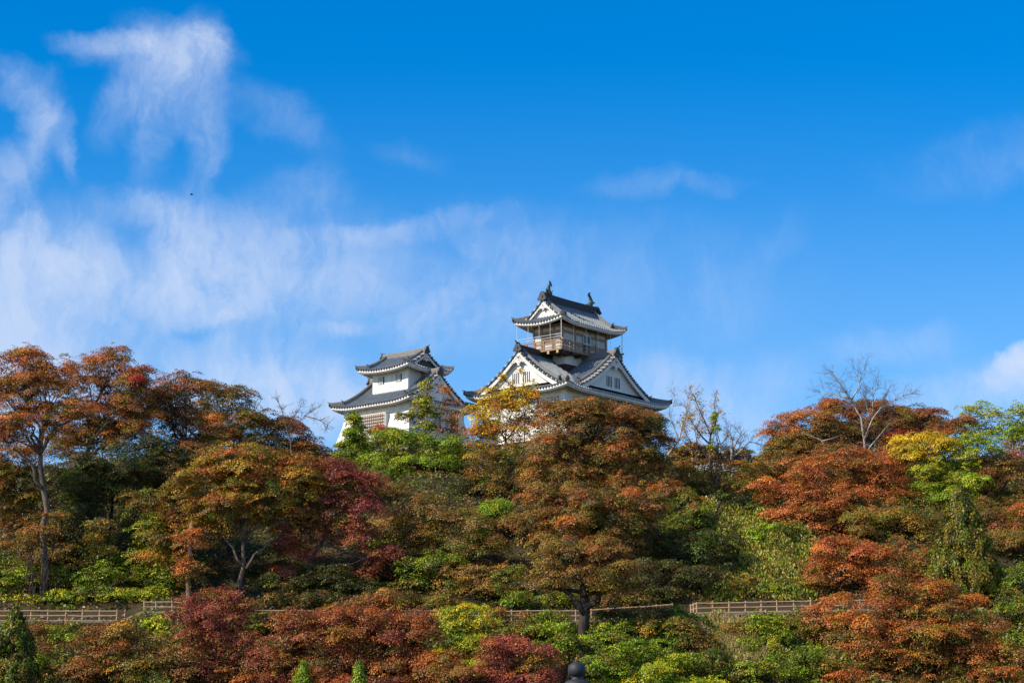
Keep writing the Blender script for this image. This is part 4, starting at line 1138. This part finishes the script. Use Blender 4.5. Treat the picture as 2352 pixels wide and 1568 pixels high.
shrub('bush', 'purplish scrub on the rocks below the olive brown bush', 'bush', 240, 'redbrown', [(1600,1075,36,16),(1660,1080,36,16),(1720,1085,30,14)], pad=.55, fill=.7)
# --- right wood
tree('maple_tree', 'dull rust maple forming the left shoulder of the right wood', 'maple', 236, 1830, 'browngreen',
     [(1795,1005,40,30,0,'rust'),(1850,975,55,34,0,'rust'),(1780,1050,30,22,0,'olive'),(1830,1035,55,34),(1900,1000,55,36,0,'brown'),(1770,1080,26,24,0,'gold'),(1880,1050,60,34),(1820,1085,50,28,0,'brown'),(1800,1045,45,30,0,'brown'),(1850,1020,55,30),(1775,1070,40,26)], r=.26, pad=.8, fill=1.5)
tree('maple_tree', 'rust brown maple behind the tall bare tree', 'maple', 240, 1985, 'brown',
     [(1930,958,55,32,0,'rust'),(2000,955,55,32,0,'rust'),(1930,1015,55,34),(2010,1020,60,34),(2060,970,50,32),(2110,965,45,34,0,'redbrown'),(2130,985,30,26,0,'redbrown'),(2070,1015,45,30),(1965,1000,60,34),(2040,1000,50,30),(2100,1005,45,30,0,'redbrown')], r=.26, pad=.8, fill=1.45)
bare_tree('bare_tree', 'tall pale leafless tree with wide limbs rising above the right wood', 234.5, 1990,
     [[(1990,1060),(1985,1010),(1978,960),(1955,920),(1935,890),(1915,855)],[(1955,920),(1975,890),(1968,865),(1985,850)],[(1950,915),(1915,905),(1885,900)],[(1985,1010),(2005,960),(2025,935),(2055,920),(2090,905)],[(2005,960),(2005,910),(2015,885)],[(1990,1040),(2020,1000),(2045,970)],[(2000,965),(1990,930),(1985,910)],[(2020,940),(2040,900)]], r=.17, twig=.8, depth=4, spread=.5, base_y=1090)
bare_tree('bare_tree', 'dead pale branches stretched across the rust maple', 233.5, 1905, [[(1905,1040),(1885,1010),(1860,1000),(1840,995)],[(1890,1012),(1930,1000)],[(1905,1030),(1945,1045)]], r=.13, twig=.4, depth=2, base_y=1090)
tree('maple_tree', 'scarlet red maple tip behind the yellow tree', 'maple', 236, 2075, 'red', [(2055,1015,26,18),(2090,1010,26,16),(2070,1035,24,16,0,'rust')], r=.12, pad=.6)
tree('maple_tree', 'yellow topped green maple in the middle of the right wood', 'maple', 221.5, 2160, 'yellowgreen',
     [(2085,1022,34,24,0,'yellow'),(2125,1018,45,24,0,'yellow'),(2165,1045,50,28),(2105,1050,42,26,0,'yellow'),(2210,1060,48,30),(2250,1045,42,30,0,'lime'),(2140,1090,55,34,0,'lime'),(2205,1105,60,36,0,'lime'),(2120,1135,55,34,0,'bright'),(2180,1155,60,34,0,'lime'),(2110,1185,45,28,0,'green'),(2230,1170,45,30,0,'green')], r=.22, pad=.8)
tree('hillside_tree', 'pale green feathery tree on the right skyline', 'tree', 241, 2255, 'lime', [(2235,965,36,26),(2275,965,30,28),(2250,1000,45,26,0,'bright')], r=.14, pad=.6, leaf=.15, fill=.8, dens=.8)
tree('hillside_tree', 'pale green feathery tree at the right picture edge', 'tree', 240, 2335, 'lime', [(2325,990,36,30),(2350,960,30,26),(2310,1015,40,24,0,'bright'),(2360,1010,36,30)], r=.14, pad=.6, leaf=.15, fill=.85, dens=.85)
tree('maple_tree', 'purplish brown maple between the bare tree and the feathery trees', 'maple', 238, 2175, 'redbrown', [(2170,985,36,24),(2200,1005,40,26),(2150,1010,36,24),(2215,975,24,16)], r=.14, pad=.75)
tree('maple_tree', 'coral red maple in the upper middle of the right wood', 'maple', 222, 1960, 'salmon',
     [(1890,1095,60,34,0,'rust'),(1960,1085,60,34,0,'rust'),(2030,1085,60,34),(2070,1105,40,28),(1930,1135,65,30),(2010,1135,65,30),(1985,1175,60,26),(2060,1155,45,26,0,'rust')], r=.22, pad=.85)
tree('maple_tree', 'coral red maple with slim dark trunk left of the bamboo grass slope', 'maple', 214, 1893, 'salmon',
     [(1845,1100,40,30),(1830,1150,55,26),(1760,1120,36,22),(1900,1170,55,28),(1850,1190,60,26),(1800,1190,50,20),(1930,1195,50,24,0,'rust'),(1880,1220,60,22),(1940,1150,40,24,0,'rust')], r=.17, bark='bark_dark', pad=.75, limbs=[[(1895,1270),(1885,1235),(1890,1190)],[(1888,1240),(1850,1215)],[(1888,1240),(1915,1205)]])
tree('maple_tree', 'olive and rust maple below the coral maples', 'tree', 212, 2060, 'browngreen',
     [(2010,1200,60,26,0,'olive'),(2080,1200,55,28,0,'olive'),(2000,1235,60,26),(2090,1245,60,30),(2150,1220,50,30,0,'olive'),(2040,1280,60,28,0,'olive'),(2120,1290,50,28)], r=.16, bark='bark_dark', pad=.8)
tree('maple_tree', 'vivid coral maple hanging over the path beside the right fence', 'maple', 201, 2000, 'salmon',
     [(1910,1265,45,28),(1960,1270,50,30),(1890,1305,40,24,0,'rust'),(1950,1315,55,30),(2010,1290,50,30),(2070,1275,40,26,0,'rust'),(2020,1330,50,26),(1880,1340,36,18,0,'rust')], r=.18, bark='bark_dark', pad=.75, limbs=[[(1998,1380),(1990,1340),(1975,1290)],[(1990,1340),(2020,1300)],[(1985,1330),(1930,1300)]])
tree('maple_tree', 'brown maple of the right edge above the drooping conifer', 'maple', 222, 2310, 'brown',
     [(2290,1065,45,30),(2335,1050,36,30),(2260,1110,45,32,0,'rust'),(2320,1105,50,34),(2350,1150,40,34),(2280,1160,55,32,0,'browngreen'),(2330,1205,50,34),(2260,1205,45,28,0,'browngreen')], r=.22, pad=.8)
tree('maple_tree', 'dull brown maple filling the right edge below the upper brown maple', 'maple', 208, 2320, 'browngreen',
     [(2300,1265,50,34,0,'brown'),(2345,1260,40,34),(2320,1320,50,30),(2150,1340,45,26,0,'rust'),(2130,1370,40,20)], r=.2, pad=.85)
conifer('conifer', 'tall drooping olive green conifer in front of the right wood', 199, 2215, 1125, 1460, 98, 'coniferolive', leaf=.17, dens=1.1, columns=2.0, drape=.5)
tree('maple_tree', 'wide orange rust maple filling the lower right corner', 'maple', 182.5, 2150, 'rust',
     [(2060,1345,60,26),(2130,1365,55,28),(2030,1395,65,30),(2110,1410,70,32),(2190,1405,65,32,0,'orange'),(2000,1445,60,30),(2080,1460,70,32),(2160,1460,70,34,0,'orange'),(2240,1450,60,36),(1960,1490,50,28),(2040,1515,70,34),(2130,1525,70,34),(2220,1520,70,36),(2290,1500,50,36),(2000,1560,60,30),(2090,1575,70,30,0,'browngreen'),(2190,1580,70,30,0,'browngreen')], r=.4, pad=.8, bark='bark_dark')
tree('maple_tree', 'orange brown maple at the bottom right corner of the picture', 'maple', 181, 2310, 'brown', [(2280,1560,60,34,0,'rust'),(2340,1530,50,34),(2340,1580,50,30)], r=.24, pad=.8, bark='bark_dark')
tree('maple_tree', 'thin salmon maple left of the wide orange rust maple, below the fence end', 'maple', 189, 1935, 'rust', [(1900,1420,40,26,0,'salmon'),(1930,1390,36,20),(1900,1465,40,28,0,'brown'),(1950,1440,40,24)], r=.13, pad=.7, fill=.85)
shrub('bush', 'dark green bush at the right picture edge behind the rust maple', 'bush', 196, 'conifer', [(2320,1385,40,38),(2345,1350,30,36,0,'green'),(2345,1440,40,34)], pad=.7)
# --- below the path
conifer('conifer', 'broad dark green conifer in the lower left corner', 178, 36, 1402, 1640, 78, 'conifer', leaf=.17, dens=1.3, columns=1.5)
conifer('conifer', 'small bright green conifer at the bottom, left one of the pair', 168, 699, 1522, 1640, 34, 'bright', leaf=.13, columns=1.6)
conifer('conifer', 'small bright green conifer at the bottom, right one of the pair', 168, 826, 1524, 1640, 26, 'bright', leaf=.13, columns=1.6)
shrub('bush', 'glossy bright green bush below the left fence', 'bush', 190, 'bright', [(140,1460,36,24),(165,1490,40,26),(130,1510,34,26),(150,1540,30,20)], leaf=.145)
tree('maple_tree', 'olive brown low maple below the stone steps', 'maple', 183.5, 260, 'olivebrown',
     [(215,1470,45,24,0,'brown'),(280,1455,45,22,0,'olive'),(250,1500,60,28,0,'redbrown'),(330,1490,55,28),(300,1535,65,28,0,'olive'),(390,1520,50,26),(210,1545,50,26,0,'brown'),(350,1565,70,24,0,'olive'),(90,1470,20,30,0,'redbrown')], r=.14, pad=.75)
shrub('bush', 'lime green bush at the right foot of the stone steps', 'bush', 190.5, 'lime', [(355,1435,24,16),(375,1465,24,22),(400,1480,24,16)], pad=.5)
tree('maple_tree', 'plum red maple overhanging the path right of the stone steps', 'maple', 184.8, 500, 'purple',
     [(455,1390,40,22),(510,1380,40,24),(430,1425,50,24),(500,1425,60,28),(560,1410,36,24),(450,1465,55,26),(530,1470,55,30),(470,1510,50,28),(560,1510,45,28),(430,1550,60,26),(520,1555,60,26)], r=.2, pad=.8, bark='bark_dark')
shrub('bush', 'dark green gap bush between the plum red and the rust maple', 'bush', 191, 'green', [(590,1430,30,18),(600,1450,26,16)], pad=.5)
tree('maple_tree', 'spreading rust maple below the middle fence', 'maple', 183, 800, 'russet',
     [(690,1440,60,26),(770,1430,60,26),(850,1425,60,26),(930,1430,50,26),(640,1480,60,28,0,'redbrown'),(720,1485,65,30),(810,1480,70,32),(900,1480,65,32),(970,1470,45,28,0,'redbrown'),(620,1530,60,30),(700,1535,70,30,0,'redbrown'),(790,1535,70,30),(880,1535,65,30),(960,1525,50,28),(650,1575,70,24),(780,1580,80,24),(900,1580,70,24)], r=.34, pad=.85, bark='bark_dark')
tree('maple_tree', 'dull red brown spray over the left part of the middle fence', 'maple', 191, 820, 'redbrown', [(850,1385,50,18),(800,1405,50,16),(880,1370,32,12,0,'rust')], r=.11, pad=.7)
tree('maple_tree', 'lime yellow maple standing right of the spreading rust maple', 'maple', 183, 1080, 'yellowgreen',
     [(1045,1415,30,20),(1090,1410,34,20),(1065,1440,45,22),(1115,1435,26,18),(1045,1470,36,20,0,'lime'),(1095,1470,40,20),(1125,1490,30,20,0,'bright'),(1010,1500,28,12),(1060,1500,34,18,0,'lime')], r=.15, pad=.65)
tree('maple_tree', 'pinkish red maple at the bottom centre', 'maple', 180, 1180, 'pink',
     [(1130,1485,36,16),(1190,1490,45,18),(1240,1500,34,16),(1150,1520,50,20),(1220,1530,45,20,0,'rust'),(1110,1555,60,20),(1190,1565,60,20),(1040,1550,45,24,0,'redbrown'),(1250,1560,36,20)], r=.14, pad=.7)
tree('maple_tree', 'rust tinted maple between the lime maple and the bottom edge', 'maple', 182, 1010, 'redbrown', [(1000,1525,40,22,0,'rust'),(1040,1515,36,18),(990,1560,50,24),(1080,1530,30,16,0,'lime')], r=.12, pad=.7)
for lab, Y, pal, bl in [
    ('green bush at the foot of the thick dark trunk', 184.5, 'green', [(1300,1480,45,22),(1380,1480,50,24),(1260,1500,36,20)]),
    ('broad green bush at the bottom right of the bulb finial', 181, 'green', [(1400,1520,55,28),(1450,1500,45,26,0,'bright'),(1360,1550,50,24),(1440,1555,50,24)]),
    ('olive green bush below the left end of the right fence', 187, 'olive', [(1570,1455,50,28),(1600,1490,55,32),(1540,1500,45,30,0,'bright')]),
    ('bright green vine bush in the middle of the lower right bank', 187.5, 'bright', [(1745,1440,30,26),(1770,1475,36,30),(1730,1490,30,24)]),
    ('dark olive bush low on the lower right bank', 183, 'conifer', [(1640,1530,50,28),(1600,1560,50,24),(1690,1555,45,24)]),
    ('yellow green bush at the bottom of the lower right bank', 180, 'lime', [(1520,1550,50,26),(1480,1570,50,20),(1570,1575,45,18)]),
    ('round green bush left of the wide orange rust maple', 184, 'green', [(1850,1520,50,28),(1900,1545,45,26,0,'olive'),(1830,1560,55,24)]),
    ('small olive bush on the bank below the right end of the right fence', 189.5, 'olive', [(1820,1440,36,18),(1850,1470,36,22),(1700,1445,30,16)]),
    ('leafy green bush beside the bare branched stump on the bank', 182, 'bright', [(1740,1550,45,22),(1780,1540,36,24,0,'green')])]:
    shrub('bush', lab, 'bush', Y, pal, bl, group='bushes on the bank below the path', leaf=.145)


# --- growth in front of the middle fence
for lab, pal, bl in [
 ('red brown brush over the middle fence right of the plum maple', 'redbrown', [(640,1425,40,16),(690,1428,36,12)]),
 ('rust brush hiding the middle fence under the crimson maple', 'rust', [(760,1412,45,16),(820,1420,50,16),(885,1415,40,16)]),
 ('olive brush hiding the middle fence right of the lime maple', 'olive', [(1150,1420,30,15),(1225,1424,30,14),(1275,1420,34,15,0,'green')]),
 ('shaded brush over the middle fence right of the thick trunk', 'darkbrown', [(1410,1420,45,15),(1470,1420,36,15,0,'browngreen'),(1520,1414,36,15),(1558,1412,20,14,0,'green')])]:
    shrub('bush', lab, 'bush', 190.6, pal, bl, group='brush in front of the middle fence', leaf=.16)
# --- growth on the bamboo grass slope
shrub('bush', 'leafy green bush in the upper part of the bamboo grass', 'bush', 211, 'bright', [(1740,1235,30,20),(1775,1250,26,18),(1800,1215,30,18,0,'green')])
shrub('bush', 'olive green bush at the lower end of the bamboo grass above the fence', 'bush', 201, 'olive', [(1700,1345,30,22),(1760,1365,40,18,0,'bright'),(1820,1360,34,20,0,'green')])
# --- further trees that close the slope
for name, lab, px, Y, pal, bl in [
 ('hillside_tree', 'olive green tree under the bright green layered maple', 900, 222, 'olive', [(880,1140,55,30),(930,1165,55,28,0,'browngreen'),(860,1175,40,24,0,'green')]),
 ('hillside_tree', 'tan brown tree filling the slope right of the crimson maple', 930, 211, 'olivebrown', [(900,1215,55,28),(890,1255,45,28,0,'green'),(960,1240,50,26)]),
 ('hillside_tree', 'dark olive tree between the tan trees and the rust brown maples', 1180, 214, 'browngreen', [(1160,1240,50,30),(1190,1275,50,30,0,'olive'),(1120,1230,45,26,0,'green')]),
 ('hillside_tree', 'green tinted low tree left of the long middle fence centre', 1020, 203, 'green', [(1000,1300,45,26),(1045,1345,45,24,0,'olive'),(1000,1380,60,18,0,'olivebrown')]),
 ('hillside_tree', 'brown tree right beside the thin amber brown tree', 1560, 215, 'brown', [(1530,1130,45,28),(1510,1190,40,28,0,'browngreen'),(1570,1160,45,24,0,'olive')]),
 ('hillside_tree', 'olive tree on the slope left of the first coral maple', 1745, 226, 'olive', [(1745,1090,36,22),(1710,1110,40,22,0,'browngreen'),(1765,1150,34,18,0,'green')]),
 ('hillside_tree', 'dull olive tree below the yellow topped maple', 2165, 221, 'olive', [(2130,1200,50,26),(2180,1205,45,26,0,'bright'),(2110,1235,50,26,0,'browngreen')]),
 ('hillside_tree', 'brown and olive tree left of the drooping conifer', 2120, 206, 'browngreen', [(2090,1310,45,28,0,'olive'),(2140,1290,45,28),(2110,1345,55,26,0,'brown'),(2160,1320,40,24,0,'rust')]),
 ('hillside_tree', 'olive brown tree right of the drooping conifer', 2285, 211, 'browngreen', [(2290,1250,50,30),(2335,1300,40,34,0,'olive'),(2280,1310,40,34),(2330,1230,40,30,0,'brown')]),
 ('hillside_tree', 'olive tree between the drooping conifer and the right edge', 2290, 214, 'olive', [(2250,1190,45,32,0,'browngreen'),(2300,1215,45,32),(2200,1215,45,28,0,'green'),(2340,1190,36,30,0,'rust')]),
 ('hillside_tree', 'brown olive tree above the fence fragment at the right', 2160, 203, 'browngreen', [(2150,1330,50,32,0,'olive'),(2100,1360,50,26),(2170,1385,45,24,0,'green'),(2060,1330,36,26,0,'rust')]),
 ('maple_tree', 'dark rust maple below the tall bare tree', 2000, 230, 'rust', [(1940,1050,60,28,0,'brown'),(2020,1055,60,28,0,'brown'),(2075,1060,40,26)]),
 ('maple_tree', 'brown shouldered maple under the left shoulder of the right wood', 1830, 228, 'brown', [(1800,1070,50,28),(1860,1080,60,30),(1770,1100,34,24,0,'rust')]),
 ('hillside_tree', 'dark brown tree between the forked maple and the dull olive tree', 45, 208, 'browngreen', [(40,1060,55,40,0,'rust'),(15,1100,50,40),(60,1120,45,36,0,'dark')]),
 ('hillside_tree', 'reddish brown tree behind the top of the golden maple', 490, 216, 'redbrown', [(400,1085,60,34,0,'browngreen'),(470,1050,60,34),(380,1130,50,34,0,'darkbrown')]),
 ('hillside_tree', 'dull brown tree behind the crimson maple near the turret foot', 740, 219, 'redbrown', [(720,1100,50,34),(770,1085,36,24,0,'browngreen'),(690,1140,45,34)]),
 ]:
    tree(name, lab, 'tree', Y, px, pal, bl, r=.15, pad=.85)
for lab, Y, pal, bl in [
 ('dark bush at the foot of the golden maple', 205, 'dark', [(480,1340,50,32),(590,1360,45,28),(620,1330,45,34)]),
 ('brown green bush behind the left end of the middle fence', 200, 'darkbrown', [(640,1385,50,20),(720,1385,50,20),(780,1380,40,20)]),
 ('leafy olive bush behind the centre of the middle fence', 200, 'olive', [(930,1385,45,20),(1010,1390,45,18),(1190,1385,50,20,0,'green')]),
 ('shaded bush row behind the right part of the middle fence', 200, 'darkbrown', [(1400,1385,50,22),(1470,1385,50,22),(1540,1380,50,24)]),
 ('dark green bush over the path at the right picture edge', 190.5, 'green', [(2325,1412,40,24),(2290,1425,36,20,0,'browngreen'),(2350,1400,24,30,0,'conifer')]),
 ('mixed green bush on the bank right of the thick dark trunk', 187.8, 'green', [(1430,1450,45,20),(1490,1445,45,20,0,'olive'),(1390,1455,36,16)]),
 ('low olive bush on the bank below the middle fence', 188.5, 'olive', [(1180,1455,45,16),(1240,1455,45,18,0,'green'),(1290,1450,30,14,0,'bright')]),
 ('sprawling yellow green bush at the bottom right of centre', 181.5, 'lime', [(1560,1530,50,22),(1500,1515,45,22,0,'bright'),(1620,1575,50,18)]),
 ('dull green bush at the bottom left beside the dark conifer', 183.5, 'green', [(130,1560,45,24,0,'olive'),(180,1570,40,20,0,'brown'),(95,1530,22,26)]),
 ]:
    shrub('bush', lab, 'bush', Y, pal, bl, leaf=.145)

# ------------------------------------------------------------------ ground cover (uncountable)
def vnoise(x, y, f, s):
    return .5 + .5 * (np.sin(x * f + s) * np.cos(y * f * 1.3 + s * 2) * .6 + np.sin(x * f * 2.3 + y * f * 1.7 + s * 3) * .4)
def cover(name, n, ymin, ymax, pal_fn, leaf, h, xr=None, kind='stuff', up=False, aspect=.55, label=None):
    rng = rng_()
    y = rng.uniform(ymin, ymax, n); x = rng.uniform(-1, 1, n) * (y * .232 + 5)
    if xr:
        px0, px1 = xr; u = rng.uniform(px0, px1, n); x = (u - 1176) * K * y * 1.005
    if xr:
        e = np.minimum(u - px0, px1 - u) / 60.0; q_ = e > vnoise(x, y, 1.1, 4.0) * 1.1 - .15; x, y = x[q_], y[q_]
    keep = (y < PATH_Y0 - .3) | (y > PATH_Y1 + .55); x, y = x[keep], y[keep]; n = len(x)
    z = terr(x, y); hh = h * (.25 + 1.5 * vnoise(x, y, .8, 1.3) ** 2) * rng.random(n)
    P = np.stack([x, y, z + hh], 1)
    Nn = np.stack([np.zeros(n), -np.full(n, .5), np.full(n, .8)], 1) + rng.normal(size=(n, 3)) * .6
    T = pal_fn(rng, x, y, n); S = leaf * rng.uniform(.5, 1.2, n)
    U = (np.tile((0, 0, 1.0), (n, 1)) + rng.normal(size=(n, 3)) * .25) if up else None
    if up: Nn = np.stack([rng.normal(size=n) * .8, -np.abs(rng.normal(size=n)) - .3, rng.normal(size=n) * .4], 1)
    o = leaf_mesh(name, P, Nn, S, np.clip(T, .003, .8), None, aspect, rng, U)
    tag(o, kind='stuff', label=label, cat='ground cover')
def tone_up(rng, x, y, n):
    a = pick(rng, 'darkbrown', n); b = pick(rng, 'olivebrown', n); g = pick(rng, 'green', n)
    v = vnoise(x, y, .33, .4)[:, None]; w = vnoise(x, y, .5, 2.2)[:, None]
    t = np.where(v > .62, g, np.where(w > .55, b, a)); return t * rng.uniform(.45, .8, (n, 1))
def tone_low(rng, x, y, n):
    g = pick(rng, 'scrub', n); b = pick(rng, 'brown', n); st = np.tile(C['straw'], (n, 1)); br = pick(rng, 'bright', n)
    v = vnoise(x, y, .5, .9)[:, None]; w = vnoise(x, y, .8, 3.1)[:, None]
    right = (x > 5)[:, None]
    t = np.where(right, np.where(w > .66, st, np.where(v > .45, br, g)), np.where(v > .55, b, g))
    return t * rng.uniform(.5, .95, (n, 1))
def tone_sasa(rng, x, y, n):
    g = pick(rng, 'bright', n); st = np.tile(C['straw'], (n, 1)); ol = pick(rng, 'olive', n)
    r = rng.random((n, 1)); v = vnoise(x, y, .7, 1.9)[:, None]
    return np.where(r < .05 + .28 * v * v, st, np.where(r < .6, g, ol)) * rng.uniform(.7, 1.35, (n, 1)) * (.6 + .6 * vnoise(x, y, 1.3, 5.5)[:, None])
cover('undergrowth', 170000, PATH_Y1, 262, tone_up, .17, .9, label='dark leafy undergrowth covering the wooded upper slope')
cover('bank_undergrowth', 130000, 176, PATH_Y0, tone_low, .15, .8, label='mixed green weeds and dry stalks covering the bank below the path')
cover('bamboo_grass', 42000, 199.5, 219, tone_sasa, .17, 1.1, (1600, 1900), up=True, aspect=.42, label='pale yellow green bamboo grass on the sunny slope')
cover('dry_grass', 9000, 184.5, 191.8, lambda rng, x, y, n: np.tile(C['straw'], (n, 1)) * rng.uniform(.45, 1.0, (n, 1)), .34, .7, (1600, 1760), up=True, aspect=.10, label='dead straw coloured grass hanging on the bank below the right fence')

# ------------------------------------------------------------------ stone walls, fences, steps, benches, bulb finial, bird
def rock(mb, rng, c, s):
    import bmesh
    n1, n2 = 5, 7; rows = []
    ph = rng.random(3) * 6
    for i in range(n1 + 1):
        a = math.pi * i / n1; row = []
        for j in range(n2):
            b = 2 * math.pi * j / n2
            d = Vector((math.sin(a) * math.cos(b), math.sin(a) * math.sin(b), math.cos(a)))
            k = 1 + .22 * math.sin(3 * d.x + ph[0]) + .18 * math.sin(4 * d.z + ph[1]) + .12 * math.sin(5 * d.y + ph[2])
            row.append((c[0] + d.x * s[0] * k, c[1] + d.y * s[1] * k, c[2] + d.z * s[2] * k))
        row.append(row[0]); rows.append(row)
    mb.grid(rows)

def stone_wall(label, px0, px1, h, Y=PATH_Y1 + .35, base=None):
    rng = rng_(); x0, x1 = XW(px0, Y, 1420), XW(px1, Y, 1420)
    zz = lambda x: (ground_z(x, PATH_Y1 - .1) if base is None else base(x))
    cx = (x0 + x1) / 2; o = thing('stone_wall', label, 'wall', (cx, Y, zz(cx)), 0, 'stone retaining walls along the path'); org = (cx, Y, zz(cx))
    mb = MB(); x = x0
    while x < x1:
        z = zz(x) + .12; top = zz(x) + h * rng.uniform(.8, 1.1); wd = rng.uniform(.24, .52)
        while z < top:
            hh = rng.uniform(.13, .26)
            rock(mb, rng, (x - org[0] + rng.normal() * .05, -.12 + rng.normal() * .05, z - org[2]), (wd * rng.uniform(.5, .68), .24, hh * .72))
            z += hh * 1.25
        x += wd * .95
    mb.build('stones', M['stone'], o)
    xs = np.linspace(x0, x1, 30); b = MB()
    b.sweep([(x - org[0], .22, zz(x) - org[2]) for x in xs], [(-.22, -.3), (.22, -.3), (.22, h * .82), (-.22, h * .82)])
    b.build('mortar_core', M['mortar'], o)
stone_wall('low wall of round field stones behind the left fence', -20, 425, 1.05)
stone_wall('low wall of field stones behind the middle fence', 590, 1560, .75)
stone_wall('low wall of field stones behind the right fence', 1585, 2010, .7)
stone_wall('ruined rubble wall on the crest right of the keep', 1545, 1765, 1.3, 243.5, lambda x: ground_z(x, 243.5) - .2)
stone_wall('rubble wall on the slope below the bare trees', 1545, 1700, 1.2, 234.0, lambda x: ground_z(x, 234.0) - .2)

def fence(label, pxs, Y=PATH_Y0 + .45, h=1.05, zfix=None, corner=None):
    pts = []
    for p in pxs:
        y = Y; q = p
        if isinstance(p, tuple): q, y = p
        x = XW(q, y, 1420); pts.append(Vector((x, y, ground_z(x, max(PATH_Y0 + .1, min(y, PATH_Y1 - .1))))))
    c = pts[len(pts) // 2]; o = thing('log_fence', label, 'fence', c, 0, 'log rail fences along the path')
    rng = rng_()
    for p in pts:
        MB().tube([p - c + Vector((0, 0, -.35)), p - c + Vector((rng.normal() * .035, rng.normal() * .03, h + .06 + rng.normal() * .03))], .07 + .012 * rng.random(), 8).build('post', M['fence'], o)
    for zz in (.16, .58, h - .06):
        fine = []
        for i, p in enumerate(pts): fine.append(p - c + Vector((rng.normal() * .01, -.03, zz + rng.normal() * .015)))
        MB().tube(fine, .052, 6).build('rail', M['fence'], o)
fence('weathered log fence along the lower path left of the steps', [-50, -10, 30, 70, 110, 150, 189, 229, 268, (286, PATH_Y0 + 1.6)])
fence('short log fence on the upper landing right of the steps', [331, 357, 396, 432])
fence('long log fence half hidden by maples along the middle path', list(range(583, 1560, 37)))
fence('sunlit log fence along the path above the lower right bank', [(1588, PATH_Y0 + 2.2), (1594, PATH_Y0 + 1.3), 1601, 1638, 1675, 1712, 1749, 1786, 1824, 1862])
fence('log fence fragment behind the coral maple', [1900, 1938, 1976, 2014, 2052])

def steps():
    x0, x1 = XW(292, 194, 1430), XW(334, 194, 1415); z0, z1 = ground_z(x0 - .3, 194), ground_z(x1 + .3, 194)
    o = thing('path_steps', 'short flight of timber edged steps between the two left fences', 'steps', (x0, 193.6, z0))
    n = 5; dx = (x1 - x0) / n; dz = (z1 - z0) / n
    for i in range(n):
        MB().box((dx * (i + .5), 0, dz * (i + .5) - .05), (abs(dx) + .05, 1.8, abs(dz) + .12 + .002 * i)).build('step', M['path'], o)
    MB().sweep([(-.2, -.95, .12), (x1 - x0 + .1, -.95, z1 - z0 + .18)], [(-.06, -.14), (.06, -.14), (.06, .10), (-.06, .10)]).build('side_board', M['fence'], o)
    MB().box((-.25, -1.0, -.1), (.4, .35, .7)).build('end_block', M['concrete'], o)
steps()

def bench(label, px0, px1, Y):
    x0, x1 = XW(px0, Y, 1415), XW(px1, Y, 1415); z = ground_z((x0 + x1) / 2, Y)
    o = thing('bench', label, 'bench', ((x0 + x1) / 2, Y, z), 0, 'white benches behind the right fence'); L = x1 - x0
    MB().box((0, 0, .43), (L, .42, .09)).build('seat', M['white'], o)
    MB().box((0, .1, .24), (L * .96, .08, .12)).build('stretcher', M['white'], o)
    for s in (-1, 1): MB().box((s * L * .42, 0, .19), (.14, .36, .385)).build('leg', M['concrete'], o)
bench('longer white plank bench behind the right fence', 1694, 1740, 196.6)
bench('white plank bench nearer the right end of the right fence', 1773, 1808, 196.6)

def finial():
    Y = 30.0; p = W(1325, 1519, Y); s = px_m(Y) ; zt = p.z
    o = thing('bulb_finial_post', 'dark metal onion bulb finial on a rounded post at the bottom edge', 'post', (p.x, Y, 0))
    r = 20.5 * s
    prof = [(0.0, 0), (.25, -.015), (.55, -.10), (.82, -.32), (.98, -.68), (1.0, -1.0), (.93, -1.3), (.74, -1.52), (.56, -1.62), (.56, -1.78), (.66, -1.84), (.66, -1.92)]
    MB().lathe([(a * r, zt + b * r) for a, b in prof], n=32).build('bulb', M['bulb'], o, smooth=True)
    prof = [(.62, -1.92), (.95, -1.98), (1.25, -2.16), (1.42, -2.42), (1.48, -2.75), (1.50, -3.2), (1.50, -3.3)]
    MB().lathe([(a * r, zt + b * r) for a, b in prof], n=32).build('shoulder', M['bulb'], o, smooth=True)
    MB().lathe([(1.36 * r, zt - 3.3 * r), (1.36 * r, .25), (1.9 * r, .25), (1.9 * r, -.1)], n=24).build('shaft', M['stonepost'], o)
finial()

def bird():
    Y = 150.0; p = W(440, 447, Y); rot = R(15)
    o = thing('bird', 'small dark bird gliding in the sky above the left clouds', 'bird', p, rot)
    mb = MB()
    mb.tube([(-.24, 0, 0), (-.15, 0, .01), (0, 0, 0), (.15, 0, .0), (.22, 0, .02), (.27, 0, .015)], [.012, .045, .065, .045, .035, .01], 8)
    for s in (-1, 1):
        vs = [(.10, s * .03, .02), (-.09, s * .03, .02), (-.10, s * .28, .09), (-.06, s * .52, .06), (.02, s * .50, .065), (.10, s * .26, .10)]
        mb.add(vs + [(a, b, c - .012) for a, b, c in vs], [tuple(range(6)), tuple(range(6, 12))[::-1]] + [(i, (i + 1) % 6, 6 + (i + 1) % 6, 6 + i) for i in range(6)])
    vs = [(-.2, .02, 0), (-.2, -.02, 0), (-.38, -.07, .0), (-.38, .07, .0)]
    mb.add(vs + [(a, b, c - .01) for a, b, c in vs], [(0, 1, 2, 3), (7, 6, 5, 4), (0, 4, 5, 1), (1, 5, 6, 2), (2, 6, 7, 3), (3, 7, 4, 0)])
    mb.build('body', M['bird'], o, smooth=False); o.scale = (.5, .5, .5)
bird()

print('leaves', LEAVES[0])
